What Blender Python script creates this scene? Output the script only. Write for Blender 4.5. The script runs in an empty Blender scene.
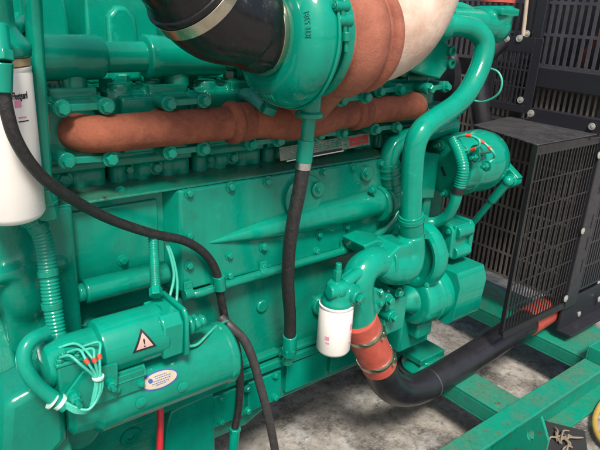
import bpy, bmesh, math, random
from mathutils import Vector, Matrix
random.seed(4)
S = bpy.context.scene
COL = S.collection
V = Vector

# ------------------------------------------------------------------ camera
YAW, PITCH, ROLL, FPX = .69155, .35169, .055806, 599.6
ca, sa, cb, sb, cc, sc_ = math.cos(YAW), math.sin(YAW), math.cos(PITCH), math.sin(PITCH), math.cos(ROLL), math.sin(ROLL)
FW = V((sa*cb, ca*cb, -sb)); R0 = V((ca, -sa, 0)); U0 = R0.cross(FW)
RT = cc*R0 + sc_*U0; UP = -sc_*R0 + cc*U0
CAM = V((0, -1.25, 1.6))
cam_d = bpy.data.cameras.new("camera"); cam = bpy.data.objects.new("camera", cam_d); COL.objects.link(cam)
M = Matrix((RT, UP, -FW)).transposed().to_4x4(); M.translation = CAM
cam.matrix_world = M
cam_d.sensor_fit = 'HORIZONTAL'; cam_d.sensor_width = 36; cam_d.lens = FPX/600*36
cam_d.clip_start = .02; cam_d.clip_end = 500
S.camera = cam

def at(px, py, y=None, x=None, z=None):
    """the point of a plane of the place (y, x or z given) seen at a photo position"""
    d = FW + (px-300)/FPX*RT - (py-225)/FPX*UP
    if y is not None: t = (y-CAM.y)/d.y
    elif x is not None: t = (x-CAM.x)/d.x
    else: t = (z-CAM.z)/d.z
    return CAM + t*d

# ------------------------------------------------------------------ materials
def nmat(name):
    m = bpy.data.materials.new(name); m.use_nodes = True
    nt = m.node_tree; return m, nt, nt.nodes['Principled BSDF']
def node(nt, typ, **kw):
    n = nt.nodes.new(typ)
    for k, v in kw.items(): setattr(n, k, v)
    return n
def noise(nt, scale, detail=5, rough=.6, coord='Object'):
    tc = node(nt, 'ShaderNodeTexCoord'); n = node(nt, 'ShaderNodeTexNoise')
    n.inputs['Scale'].default_value = scale; n.inputs['Detail'].default_value = detail; n.inputs['Roughness'].default_value = rough
    nt.links.new(tc.outputs[coord], n.inputs['Vector']); return n
def ramp(nt, src, stops):
    r = node(nt, 'ShaderNodeValToRGB'); e = r.color_ramp.elements
    while len(e) < len(stops): e.new(.5)
    for i, (p, c) in enumerate(stops):
        e[i].position = p; e[i].color = (c if isinstance(c, tuple) else (c, c, c)) + (1,)
    nt.links.new(src, r.inputs['Fac']); return r
def mixc(nt, fac, a, b):
    m = node(nt, 'ShaderNodeMix', data_type='RGBA')
    for s, v in (('Factor', fac), ('A', a), ('B', b)):
        sock = [i for i in m.inputs if i.name == s and i.enabled][0] if s != 'Factor' else m.inputs[0]
        if s == 'A': sock = m.inputs[6]
        if s == 'B': sock = m.inputs[7]
        if hasattr(v, 'is_linked') or isinstance(v, bpy.types.NodeSocket): nt.links.new(v, sock)
        elif s == 'Factor': sock.default_value = v
        else: sock.default_value = tuple(v) + (1,)
    return m.outputs[2]
def bump(nt, b, src, strength, dist=.002, prev=None):
    n = node(nt, 'ShaderNodeBump'); n.inputs['Strength'].default_value = strength; n.inputs['Distance'].default_value = dist
    nt.links.new(src, n.inputs['Height'])
    if prev: nt.links.new(prev.outputs[0], n.inputs['Normal'])
    if b: nt.links.new(n.outputs[0], b.inputs['Normal'])
    return n

def paint(name, base, rough=.28, chips=.0, dust=.05, chipcol=(.12, .05, .025), cast=.35, grime=.25):
    m, nt, b = nmat(name)
    n1 = noise(nt, 6, 6); n2 = noise(nt, 70, 5); n3 = noise(nt, 260, 3)
    d = tuple(c*.72 for c in base)
    col = mixc(nt, ramp(nt, n1.outputs[0], [(.3, 0.), (.7, 1.)]).outputs[0], base, d)
    # runs and thin places in the paint, rubbed-in grime
    tcs = node(nt, 'ShaderNodeTexCoord'); mp = node(nt, 'ShaderNodeMapping'); mp.inputs['Scale'].default_value = (38, 38, 5)
    nt.links.new(tcs.outputs['Object'], mp.inputs['Vector']); ns = node(nt, 'ShaderNodeTexNoise'); ns.inputs['Scale'].default_value = 1; ns.inputs['Detail'].default_value = 6
    nt.links.new(mp.outputs[0], ns.inputs['Vector'])
    col = mixc(nt, ramp(nt, ns.outputs[0], [(.5, 0.), (.70, .30)]).outputs[0], col, tuple(c*.6 for c in base))
    n9 = noise(nt, 17, 9, .72)
    col = mixc(nt, ramp(nt, n9.outputs[0], [(.56, 0.), (.63, grime)]).outputs[0], col, (.012, .085, .058))
    col = mixc(nt, ramp(nt, n9.outputs[0], [(.30, .35), (.40, 0.)]).outputs[0], col, tuple(min(1, c*1.35+.02) for c in base))
    # settled dust: only on upward faces, in blotches
    if dust:
        g = node(nt, 'ShaderNodeNewGeometry'); sx = node(nt, 'ShaderNodeSeparateXYZ'); nt.links.new(g.outputs['Normal'], sx.inputs[0])
        up = ramp(nt, sx.outputs['Z'], [(.55, 0.), (1., 1.)])
        bl = ramp(nt, n1.outputs[0], [(.42, 0.), (.62, 1.)])
        bl2 = ramp(nt, n2.outputs[0], [(.35, .2), (.7, 1.)])
        mu = node(nt, 'ShaderNodeMath', operation='MULTIPLY'); nt.links.new(up.outputs[0], mu.inputs[0]); nt.links.new(bl.outputs[0], mu.inputs[1])
        mu2 = node(nt, 'ShaderNodeMath', operation='MULTIPLY'); nt.links.new(mu.outputs[0], mu2.inputs[0]); nt.links.new(bl2.outputs[0], mu2.inputs[1])
        mu3 = node(nt, 'ShaderNodeMath', operation='MULTIPLY'); nt.links.new(mu2.outputs[0], mu3.inputs[0]); mu3.inputs[1].default_value = dust*2.2
        col = mixc(nt, mu3.outputs[0], col, (.16, .12, .085))
    # grime freckles
    fr = ramp(nt, n2.outputs[0], [(.66, 0.), (.74, 1.)])
    mf = node(nt, 'ShaderNodeMath', operation='MULTIPLY'); nt.links.new(fr.outputs[0], mf.inputs[0]); mf.inputs[1].default_value = .35
    col = mixc(nt, mf.outputs[0], col, tuple(c*.35 for c in base))
    if chips:
        n4 = noise(nt, 22, 8, .7)
        ch = ramp(nt, n4.outputs[0], [(.60-chips*.12, 0.), (.66-chips*.1, 1.)])
        col = mixc(nt, ch.outputs[0], col, chipcol)
    nt.links.new(col, b.inputs['Base Color'])
    rr = ramp(nt, n2.outputs[0], [(.3, rough*.75), (.75, rough*1.5)])
    nt.links.new(rr.outputs[0], b.inputs['Roughness'])
    b.inputs['Specular IOR Level'].default_value = .4
    nw = noise(nt, 14, 3)
    pw = bump(nt, None, nw.outputs[0], cast*.5, .006)
    p = bump(nt, None, n3.outputs[0], cast*.45, .0008, pw)
    bump(nt, b, n2.outputs[0], cast*.6, .0018, p)
    return m

def simple(name, base, rough=.5, metal=0., var=.25, scale=30, bmp=.15, dark=None, coat=0.):
    m, nt, b = nmat(name)
    n = noise(nt, scale, 6); n2 = noise(nt, scale*6, 4)
    d = dark or tuple(c*(1-var) for c in base)
    col = mixc(nt, ramp(nt, n.outputs[0], [(.35, 0.), (.68, 1.)]).outputs[0], base, d)
    nt.links.new(col, b.inputs['Base Color'])
    rr = ramp(nt, n.outputs[0], [(.3, rough*.8), (.7, min(1, rough*1.25))]); nt.links.new(rr.outputs[0], b.inputs['Roughness'])
    b.inputs['Metallic'].default_value = metal; b.inputs['Coat Weight'].default_value = coat
    if bmp: bump(nt, b, n2.outputs[0], bmp, .002)
    return m

GREEN = (.0012, .235, .156)
MT = {}
MT['green'] = paint('green_enamel', GREEN, .13)
MT['cast'] = paint('green_enamel_on_casting', (.0012, .205, .136), .14, cast=.6)
MT['gloss'] = paint('glossy_green_enamel', (.0012, .255, .172), .06, dust=.03, cast=.18, grime=.15)
MT['skid'] = paint('green_enamel_scuffed', (.004, .22, .142), .33, chips=.03, dust=.22, cast=.5)
MT['print'] = MT['mark0'] = simple('worn_green_print', (.02, .12, .08), .5, bmp=0)
MT['grimy'] = paint('oil_stained_green_enamel', (.003, .15, .095), .3, chips=.06, dust=.22, chipcol=(.03, .022, .015))
MT['mark'] = simple('brown_scribed_mark', (.16, .07, .04), .6, bmp=0)
MT['pale'] = paint('pale_green_paint', (.035, .30, .23), .35)
def rusty(name, a, d, o):
    m, nt, b = nmat(name); n1 = noise(nt, 9, 8, .65); n2 = noise(nt, 45, 8, .7); n3 = noise(nt, 170, 6, .75)
    c = mixc(nt, ramp(nt, n1.outputs[0], [(.38, 0.), (.64, 1.)]).outputs[0], a, d)
    c = mixc(nt, ramp(nt, n2.outputs[0], [(.50, 0.), (.70, .45)]).outputs[0], c, o)
    c = mixc(nt, ramp(nt, n3.outputs[0], [(.54, 0.), (.68, .35)]).outputs[0], c, tuple(x*.4 for x in d))
    nt.links.new(c, b.inputs['Base Color']); b.inputs['Roughness'].default_value = .85; b.inputs['Specular IOR Level'].default_value = .25
    p = bump(nt, None, n3.outputs[0], .8, .0018); bump(nt, b, n2.outputs[0], .45, .003, p); return m
MT['rust'] = rusty('rust_brown_iron', (.285, .090, .050), (.16, .052, .032), (.36, .125, .062))
MT['rust2'] = rusty('rust_brown_cast_turbine', (.32, .115, .074), (.21, .070, .046), (.37, .145, .088))
MT['hose'] = simple('black_braided_rubber', (.009, .008, .0085), .45, var=.4, scale=130, bmp=.5, dark=(.024, .022, .0215))
MT['cable'] = simple('grey_black_cable', (.05, .045, .045), .5, var=.5, scale=50, bmp=.3)
MT['elbow'] = simple('shiny_black_rubber', (.008, .0075, .008), .2, var=.3, scale=9, bmp=.12)
MT['duct'] = simple('satin_black_pipe', (.012, .012, .015), .3, var=.4, scale=14, bmp=.25, dark=(.018, .018, .021))
MT['zinc'] = simple('zinc_clamp_steel', (.62, .57, .44), .28, metal=1., var=.3, scale=40, bmp=.1)
MT['steel'] = simple('bright_ferrule_steel', (.66, .64, .62), .3, metal=1., scale=60)
MT['brass'] = simple('yellowed_hose_end', (.45, .33, .17), .45, metal=.3, scale=30)
m, nt, b = nmat('shiny_black_rubber_with_bloom'); nb = noise(nt, 16, 8, .7); nb2 = noise(nt, 90, 6, .7)
f_ = ramp(nt, nb.outputs[0], [(.57, 0.), (.70, .6)]); f2_ = ramp(nt, nb2.outputs[0], [(.45, 0.), (.62, 1.)])
mm = node(nt, 'ShaderNodeMath', operation='MULTIPLY'); nt.links.new(f_.outputs[0], mm.inputs[0]); nt.links.new(f2_.outputs[0], mm.inputs[1])
nt.links.new(mixc(nt, mm.outputs[0], (.005, .005, .0055), (.13, .125, .125)), b.inputs['Base Color']); nt.links.new(ramp(nt, nb.outputs[0], [(.4, .13), (.65, .5)]).outputs[0], b.inputs['Roughness'])
bump(nt, b, nb.outputs[0], .15, .004); MT['elbow'] = m
MT['white'] = simple('white_filter_enamel', (.74, .71, .66), .3, var=.08, scale=10, bmp=.03)
MT['red'] = simple('red_silicone_rubber', (.43, .075, .05), .45, var=.25, scale=40, bmp=.2)
MT['redcable'] = simple('red_cable_sheath', (.52, .02, .03), .4, scale=60)
MT['guard'] = simple('dark_powder_coat', (.019, .019, .024), .36, var=.3, scale=40, bmp=.12)
MT['dusty'] = simple('dusty_black_sheet', (.075, .075, .078), .6, var=.55, scale=28, bmp=.4, dark=(.020, .020, .024))
MT['litguard'] = simple('lit_powder_coat', (.058, .058, .070), .38, var=.4, scale=14, bmp=.1)  # lighter copy of the guard coat: light on the upper bars put into the colour
m, nt, b = nmat('dusty_perforated_sheet'); tcp = node(nt, 'ShaderNodeTexCoord'); vo = node(nt, 'ShaderNodeTexVoronoi'); vo.inputs['Scale'].default_value = 95; vo.inputs['Randomness'].default_value = 0
mpp = node(nt, 'ShaderNodeMapping'); mpp.inputs['Scale'].default_value = (1, 1, 0); nt.links.new(tcp.outputs['Object'], mpp.inputs['Vector']); nt.links.new(mpp.outputs[0], vo.inputs['Vector'])
hole = ramp(nt, vo.outputs['Distance'], [(.34, 0.), (.40, 1.)]); nz = noise(nt, 12, 8, .7)
cs = mixc(nt, ramp(nt, nz.outputs[0], [(.35, 0.), (.65, 1.)]).outputs[0], (.03, .03, .034), (.085, .083, .082))
nt.links.new(mixc(nt, hole.outputs[0], (.004, .004, .005), cs), b.inputs['Base Color']); b.inputs['Roughness'].default_value = .5; bump(nt, b, hole.outputs[0], .4, .002); MT['perf'] = m
MT['meshblack'] = simple('black_powder_coat', (.009, .009, .011), .35, scale=40, bmp=.1)
MT['brownguard'] = simple('dusty_brown_guard', (.15, .13, .11), .6, var=.5, scale=9, bmp=.2, dark=(.06, .054, .05))
MT['core'] = simple('dark_radiator_core', (.012, .011, .011), .8, var=.5, scale=25, bmp=.4)
MT['rustrod'] = simple('rusted_rod', (.16, .05, .025), .8, scale=30)
MT['tan'] = simple('tan_painted_rod', (.42, .34, .25), .5)
MT['lag'] = simple('pale_lagging', (.52, .41, .33), .8, var=.35, scale=9, bmp=.9, dark=(.34, .21, .15))
MT['bolt'] = simple('bright_bolt_head', (.62, .60, .54), .38, metal=.7, scale=50)
MT['black'] = simple('black_ink', (.01, .01, .012), .5, bmp=0)
MT['pink'] = simple('faded_pink_print', (.72, .25, .36), .5, bmp=0)
MT['pinktri'] = simple('faded_pink_sticker', (.50, .32, .27), .5, var=.12, bmp=0)
MT['cream'] = simple('cream_plate', (.42, .36, .27), .45, var=.2, scale=60, bmp=.05)
MT['blue'] = simple('blue_print', (.03, .08, .30), .45, bmp=0)
MT['plate'] = simple('worn_silver_plate_shaded', (.22, .22, .16), .5, var=.5, scale=40, bmp=.2, dark=(.03, .12, .08))  # worn plate, its colour also darkened to carry the shade it lies in
MT['platered'] = simple('red_plate_print', (.40, .03, .03), .5, scale=80)
MT['wire'] = simple('pale_green_wire', (.05, .42, .30), .35, scale=80, bmp=.1)
MT['wirewhite'] = simple('painted_cable_tie', (.50, .66, .58), .4, bmp=0)
MT['orange'] = simple('red_orange_marker', (.62, .07, .03), .4, bmp=0)
MT['mat'] = simple('black_rubber_block', (.02, .02, .021), .7, scale=30, bmp=.4)
MT['rope'] = simple('frayed_tan_rope', (.22, .175, .125), .9, scale=120, bmp=.6)
MT['yellow'] = simple('yellow_hose_rubber', (.42, .27, .06), .5, scale=40, bmp=.2)

m, nt, b = nmat('stained_concrete')
n1 = noise(nt, 2.6, 10, .66); n2 = noise(nt, 9, 10, .72); n3 = noise(nt, 85, 8, .75); n4 = noise(nt, 4.3, 6, .6); n5 = noise(nt, 30, 8, .75)
c = mixc(nt, ramp(nt, n2.outputs[0], [(.36, 0.), (.64, 1.)]).outputs[0], (.22, .195, .165), (.42, .39, .345))
c = mixc(nt, ramp(nt, n1.outputs[0], [(.50, 0.), (.60, .8)]).outputs[0], c, (.038, .034, .030))
c = mixc(nt, ramp(nt, n4.outputs[0], [(.55, 0.), (.66, .85)]).outputs[0], c, (.52, .51, .50))
c = mixc(nt, ramp(nt, n5.outputs[0], [(.50, 0.), (.62, .6)]).outputs[0], c, (.04, .033, .026))
c = mixc(nt, ramp(nt, n3.outputs[0], [(.52, 0.), (.64, .65)]).outputs[0], c, (.42, .39, .34))
nt.links.new(c, b.inputs['Base Color'])
nt.links.new(ramp(nt, n1.outputs[0], [(.4, .9), (.62, .55)]).outputs[0], b.inputs['Roughness'])
p = bump(nt, None, n3.outputs[0], .7, .006); bump(nt, b, n5.outputs[0], .8, .012, p)
MT['floor'] = m

# ------------------------------------------------------------------ mesh builder
def basis(n):
    n = V(n).normalized(); a = V((0, 0, 1)) if abs(n.z) < .9 else V((1, 0, 0))
    u = a.cross(n).normalized(); return u, n.cross(u), n
def spline(pts, sub):
    pts = [V(p) for p in pts]
    if len(pts) < 3 or sub < 2:
        return pts
    P = [2*pts[0]-pts[1]] + pts + [2*pts[-1]-pts[-2]]; out = []
    for i in range(1, len(P)-2):
        p0, p1, p2, p3 = P[i-1:i+3]
        for k in range(sub):
            t = k/sub; out.append(.5*((2*p1)+(p2-p0)*t+(2*p0-5*p1+4*p2-p3)*t*t+(3*p1-p0-3*p2+p3)*t**3))
    out.append(pts[-1]); return out
class MB:
    def __init__(s): s.bm = bmesh.new(); s.done = []
    def cut(s):
        """what follows is another piece, an object of its own"""
        if len(s.bm.verts): s.done.append(s.bm); s.bm = bmesh.new()
        return s
    def ring(s, c, u, v, r, n): return [s.bm.verts.new(c+r*(math.cos(2*math.pi*k/n)*u+math.sin(2*math.pi*k/n)*v)) for k in range(n)]
    def skin(s, a, b):
        n = len(a)
        for k in range(n): s.bm.faces.new((a[k], a[(k+1) % n], b[(k+1) % n], b[k]))
    def bx(s, x0, x1, y0, y1, z0, z1):
        c = [(x0, y0, z0), (x1, y0, z0), (x1, y1, z0), (x0, y1, z0), (x0, y0, z1), (x1, y0, z1), (x1, y1, z1), (x0, y1, z1)]
        v = [s.bm.verts.new(p) for p in c]
        for f in ((3, 2, 1, 0), (4, 5, 6, 7), (0, 1, 5, 4), (1, 2, 6, 5), (2, 3, 7, 6), (3, 0, 4, 7)): s.bm.faces.new([v[i] for i in f])
        return s
    def obox(s, c, ax, hs):
        """box about c with half sizes hs along the axes ax"""
        c = V(c); v = []
        for sz in (-1, 1):
            for sx, sy in ((-1, -1), (1, -1), (1, 1), (-1, 1)): v.append(s.bm.verts.new(c+sx*hs[0]*ax[0]+sy*hs[1]*ax[1]+sz*hs[2]*ax[2]))
        for f in ((3, 2, 1, 0), (4, 5, 6, 7), (0, 1, 5, 4), (1, 2, 6, 5), (2, 3, 7, 6), (3, 0, 4, 7)): s.bm.faces.new([v[i] for i in f])
        return s
    def cyl(s, p0, p1, r0, r1=None, n=32):
        p0, p1 = V(p0), V(p1); r1 = r0 if r1 is None else r1; u, v, _ = basis(p1-p0)
        a = s.ring(p0, u, v, r0, n); b = s.ring(p1, u, v, r1, n); s.skin(a, b)
        s.bm.faces.new(a[::-1]); s.bm.faces.new(b); return s
    def lathe(s, o, ax, prof, n=48, closed=False):
        o = V(o); u, v, w = basis(ax); rs = [s.ring(o+t*w, u, v, max(r, 1e-4), n) for t, r in prof]
        for a, b in zip(rs, rs[1:]): s.skin(a, b)
        if closed: s.skin(rs[-1], rs[0])
        else: s.bm.faces.new(rs[0][::-1]); s.bm.faces.new(rs[-1])
        return s
    def tube(s, pts, r, n=16, sub=8, corr=None):
        P = spline(pts, sub)
        if corr:   # corrugated: resample finely
            Q = [P[0]]; step = corr[0]/4
            for p in P[1:]:
                d = (p-Q[-1]).length; k = int(d/step)
                a = Q[-1].copy()
                for i in range(k): Q.append(a+(p-a)*((i+1)*step/d))
            P = Q
        N = len(P); t = (P[1]-P[0]).normalized(); u, v, _ = basis(t); prev = None
        for i, p in enumerate(P):
            t2 = (P[min(i+1, N-1)]-P[max(i-1, 0)]).normalized()
            q = t.rotation_difference(t2); u = q @ u; t = t2; u = (u-u.dot(t)*t).normalized(); v = t.cross(u)
            if isinstance(r, (list, tuple)):
                f = i/(N-1)*(len(r)-1); k = min(int(f), len(r)-2); rr = r[k]+(r[k+1]-r[k])*(f-k)
            else: rr = r
            if corr: rr *= 1+corr[1]*(1 if (i % 4) < 2 else -1)
            g = s.ring(p, u, v, rr, n)
            if prev: s.skin(prev, g)
            else: s.bm.faces.new(g[::-1])
            prev = g
        s.bm.faces.new(prev); return s
    def prism(s, pts, vec):
        a = [s.bm.verts.new(V(p)) for p in pts]; b = [s.bm.verts.new(V(p)+V(vec)) for p in pts]
        s.skin(a, b); s.bm.faces.new(a[::-1]); s.bm.faces.new(b); return s
    def sph(s, c, r, n=20):
        r = r if isinstance(r, (tuple, list)) else (r, r, r)
        bmesh.ops.create_uvsphere(s.bm, u_segments=n, v_segments=n//2, radius=1, matrix=Matrix.Translation(V(c)) @ Matrix.Diagonal((*r, 1)))
        return s
    def hexa(s, p, nrm, r, h, washer=0, dome=False):
        p = V(p); u, v, w = basis(nrm)
        if washer: s.cyl(p, p+w*.0035, washer, n=20); p = p+w*.003
        a = s.ring(p, u, v, r, 6); b = s.ring(p+w*h*.8, u, v, r, 6); c = s.ring(p+w*h, u, v, r*.82, 6)
        s.skin(a, b); s.skin(b, c); s.bm.faces.new(c); s.bm.faces.new(a[::-1]); return s
    def build(s, name, mat, parent=None, bevel=0, smooth=38, voxel=0, soft=4):
        if s.done:
            s.cut(); out = []
            for b in s.done:
                q = MB(); q.bm.free(); q.bm = b; out.append(q.build(name, mat, parent, bevel, smooth, voxel, soft))
            return out[0]
        bmesh.ops.recalc_face_normals(s.bm, faces=s.bm.faces)
        vs = [v.co for v in s.bm.verts]
        lo = V([min(v[i] for v in vs) for i in range(3)]); hi = V([max(v[i] for v in vs) for i in range(3)]); o0 = (lo+hi)/2
        for v in s.bm.verts: v.co -= o0
        me = bpy.data.meshes.new(name); s.bm.to_mesh(me); s.bm.free()
        o = bpy.data.objects.new(name, me); COL.objects.link(o); put(o, o0, parent)
        me.materials.append(MT[mat])
        if voxel:
            r = o.modifiers.new('fuse', 'REMESH'); r.mode = 'VOXEL'; r.voxel_size = voxel; r.use_smooth_shade = True
            k = o.modifiers.new('soften', 'SMOOTH'); k.factor = .5; k.iterations = soft
        else:
            for p in me.polygons: p.use_smooth = True
            me.set_sharp_from_angle(angle=math.radians(smooth))
            if bevel:
                k = o.modifiers.new('edge', 'BEVEL'); k.width = bevel; k.segments = 3; k.limit_method = 'ANGLE'; k.angle_limit = math.radians(50); k.use_clamp_overlap = True
                k.harden_normals = False
        return o
ORG = {}
def put(o, pos, parent=None):
    pos = V(pos); ORG[o.name] = pos
    o.parent = parent; o.location = pos - (ORG[parent.name] if parent else V((0, 0, 0)))
def thing(name, label, cat, loc, group=None):
    o = bpy.data.objects.new(name, None); o.empty_display_size = .1; COL.objects.link(o); put(o, loc); return tag(o, label, cat, group)
def tag(o, label=None, cat=None, group=None, kind=None):
    for k, v in (('label', label), ('category', cat), ('group', group), ('kind', kind)):
        if v: o[k] = v
    return o
def instance(name, me, pos, nrm, parent, spin=None, scale=1):
    o = bpy.data.objects.new(name, me); COL.objects.link(o); put(o, pos, parent)
    u, v, w = basis(nrm); R = Matrix((u, v, w)).transposed()
    if spin is None: spin = random.uniform(0, 1)
    o.rotation_euler = (R @ Matrix.Rotation(spin, 3, 'Z')).to_euler(); o.scale = (scale*random.uniform(.92, 1.07),)*3; return o
def proto(mat, r, h, washer, dome=False):
    m = MB()
    if dome: m.lathe((0, 0, 0), (0, 0, 1), [(0, washer), (.003, washer), (.004, r), (h*.6, r*.85), (h, r*.35)], n=20)
    else:
        m.hexa((0, 0, 0), (0, 0, 1), r, h, washer)
    bmesh.ops.recalc_face_normals(m.bm, faces=m.bm.faces)
    me = bpy.data.meshes.new('bolt'); m.bm.to_mesh(me); m.bm.free(); me.materials.append(MT[mat])
    for p in me.polygons: p.use_smooth = True
    me.set_sharp_from_angle(angle=math.radians(35)); return me
B_COVER = proto('green', .0095, .009, .0135)
B_BIG = proto('green', .0145, .016, .019)
B_SMALL = proto('green', .0065, .007, .009)
B_GUARD = proto('bolt', .0105, .0055, .0135, True)
NY = V((0, -1, 0)); NX = V((-1, 0, 0)); NZ = V((0, 0, 1))
def text_bm(mb, s, size, fn, depth=.0012, bold=0):
    """letters as thin solids, laid on a surface by fn(x, y, h)"""
    cu = bpy.data.curves.new('t', 'FONT'); cu.body = s; cu.size = size; cu.extrude = depth/2; cu.offset = bold; cu.align_x = 'CENTER'; cu.align_y = 'CENTER'; cu.resolution_u = 3
    ob = bpy.data.objects.new('t', cu); COL.objects.link(ob)
    dg = bpy.context.evaluated_depsgraph_get(); me = bpy.data.meshes.new_from_object(ob.evaluated_get(dg))
    bpy.data.objects.remove(ob); bpy.data.curves.remove(cu)
    b2 = bmesh.new(); b2.from_mesh(me); bpy.data.meshes.remove(me)
    mp = {}
    for v in b2.verts: mp[v.index] = mb.bm.verts.new(fn(v.co.x, v.co.y, v.co.z+depth/2))
    for f in b2.faces:
        try: mb.bm.faces.new([mp[v.index] for v in f.verts])
        except ValueError: pass
    b2.free(); return mb

# ================================================================== the ground
g = MB(); g.bm.faces.new([g.bm.verts.new(p) for p in ((-40, -40, .08), (40, -40, .08), (40, 40, .08), (-40, 40, .08))])
tag(g.build('concrete_floor', 'floor'), kind='structure')

# ================================================================== the engine
E = thing('diesel_engine', 'green painted diesel engine with rust brown exhaust manifold and turbocharger on its side', 'engine', (.9, .35, .3))

# block
k = MB(); k.bx(.30, 1.62, .055, .80, .56, 1.165)
k.bx(.30, 1.60, .03, .10, .585, .86)
block = k.build('engine_block', 'cast', E, bevel=.008)
# face details of the crankcase under the cover: ribs and bosses
k = MB()
k.bx(.70, .99, .005, .05, .582, .60); k.bx(.985, 1.45, .003, .05, .575, .592)
k.bx(1.03, 1.05, .01, .05, .60, .74)
k.cyl((1.16, .04, .70), (1.16, .015, .70), .035); k.cyl((.93, .05, .76), (.93, .022, .76), .02)
k.build('casting_rib', 'cast', block, bevel=.005)
# pan rail and oil pan
k = MB(); k.bx(.30, 1.62, -.004, .75, .545, .572); rail = k.build('pan_rail', 'cast', E, bevel=.004)
k = MB()
k.prism([(.30, .02, .545), (1.60, .02, .545), (1.60, .03, .392), (.98, .03, .392), (.90, .05, .33), (.30, .05, .33)], (0, .6, 0))
pan = k.build('oil_pan', 'cast', E, bevel=.012)
k = MB()
for x0, x1, z0, z1 in ((.745, .86, .415, .525), (.875, 1.0, .418, .525), (1.02, 1.19, .43, .535), (1.21, 1.36, .43, .535), (1.38, 1.55, .43, .535)):
    k.bx(x0, x1, .006, .06, z0, z1)
k.build('access_plate', 'green', pan, bevel=.004)
for px, py in ((221, 398), (221, 421), (247.5, 388), (247.5, 410), (275, 375), (275, 397)):
    instance('bolt', B_COVER, at(px, py, y=.005), NY, pan)

k = MB(); c = at(131, 437, y=.02); k.lathe(c, (0, -1, 0), [(-.02, .03), (.0, .03), (.004, .028), (.004, .018), (.001, .017), (.001, .010), (-.01, .009)], n=32); k.build('core_plug', 'cast', block)
k = MB(); ps = [at(px, py, y=-.005) for px, py in ((164, 470), (167, 425), (171, 412), (178, 408), (214, 392), (216, 470))]; k.prism(ps, (0, .05, 0)); k.build('crankcase_door', 'cast', block, bevel=.006)
k = MB(); k.bx(.34, .56, .004, .05, .60, .66); k.bx(.50, .53, .0, .05, .57, .84); k.build('casting_rib', 'cast', block, bevel=.008)

# raised side cover
k = MB(); xl, xr = .655, 1.375
k.prism([(xl-.028, .046, .892), (xr, .046, .892), (xr, 0, .892), (xl, 0, .892)], (0, 0, .272))
cov = k.build('side_cover', 'green', E, bevel=.006)
k = MB()
c0 = at(302, 196, y=0); k.lathe(c0, (0, -1, 0), [(-.01, .066), (.012, .066), (.016, .062), (.016, .054), (.013, .050), (.013, .0)], n=56)
c1 = at(317.5, 189, y=-.013); k.cyl(c1, c1+V((0, -.009, 0)), .024)
k.cut(); c1 = at(365.5, 173, y=0); k.cyl(c1+V((0, .01, 0)), c1+V((0, -.014, 0)), .026, .024)
k.build('round_boss', 'green', cov, bevel=.004)
k = MB()
tip = at(203, 244, y=.004); end = at(381, 201, y=-.004)
prof = [0, .012, .022, .029, .034, .037, .039, .0405, .042, .043]
k.tube([tip+(end-tip)*t/9 for t in range(10)], [max(p, .002) for p in prof], n=32, sub=4)
k.build('tapered_boss', 'green', cov, smooth=60)
for px, py in ((188.7, 193), (230.5, 186.5), (267, 181), (323, 172), (352, 167), (380, 163), (188.7, 235.5), (188.7, 265), (188.7, 285.5),
               (229, 255), (263, 246.5), (318.5, 234), (346, 226), (229, 275), (263, 265.5), (316.5, 251), (343, 243.5)):
    instance('bolt', B_COVER, at(px, py, y=0), NY, cov)
instance('bolt', B_SMALL, at(317.5, 189, y=-.022), NY, cov); instance('bolt', B_SMALL, at(365.5, 173, y=-.014), NY, cov)

# recessed side cover
k = MB(); k.bx(.36, .640, .044, .065, .905, 1.168)
rc = k.build('recessed_cover', 'green', E, bevel=.004)
k = MB(); k.bx(.405, .612, .036, .05, .955, 1.140); k.build('raised_panel', 'green', rc, bevel=.004)
k = MB(); k.cyl((.41, .01, .955), (.618, .01, .955), .029); k.cyl((.395, .01, .955), (.412, .01, .955), .022)
k.build('cross_tube', 'green', rc, bevel=.005)
for px, py, yy in ((120, 191.5, .044), (64, 205.5, .044), (62, 235, .044), (66, 268, .044), (68, 299, .044), (122.5, 260, .036)):
    instance('bolt', B_COVER, at(px, py, y=yy), NY, rc)

# ledge strip on top of the covers
k = MB(); k.prism([(.34, .006, 1.165), (.34, .13, 1.165), (.34, .13, 1.183), (.34, .008, 1.171)], (1.05, 0, 0)); k.build('gasket_ledge', 'grimy', E, bevel=.002)

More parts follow.
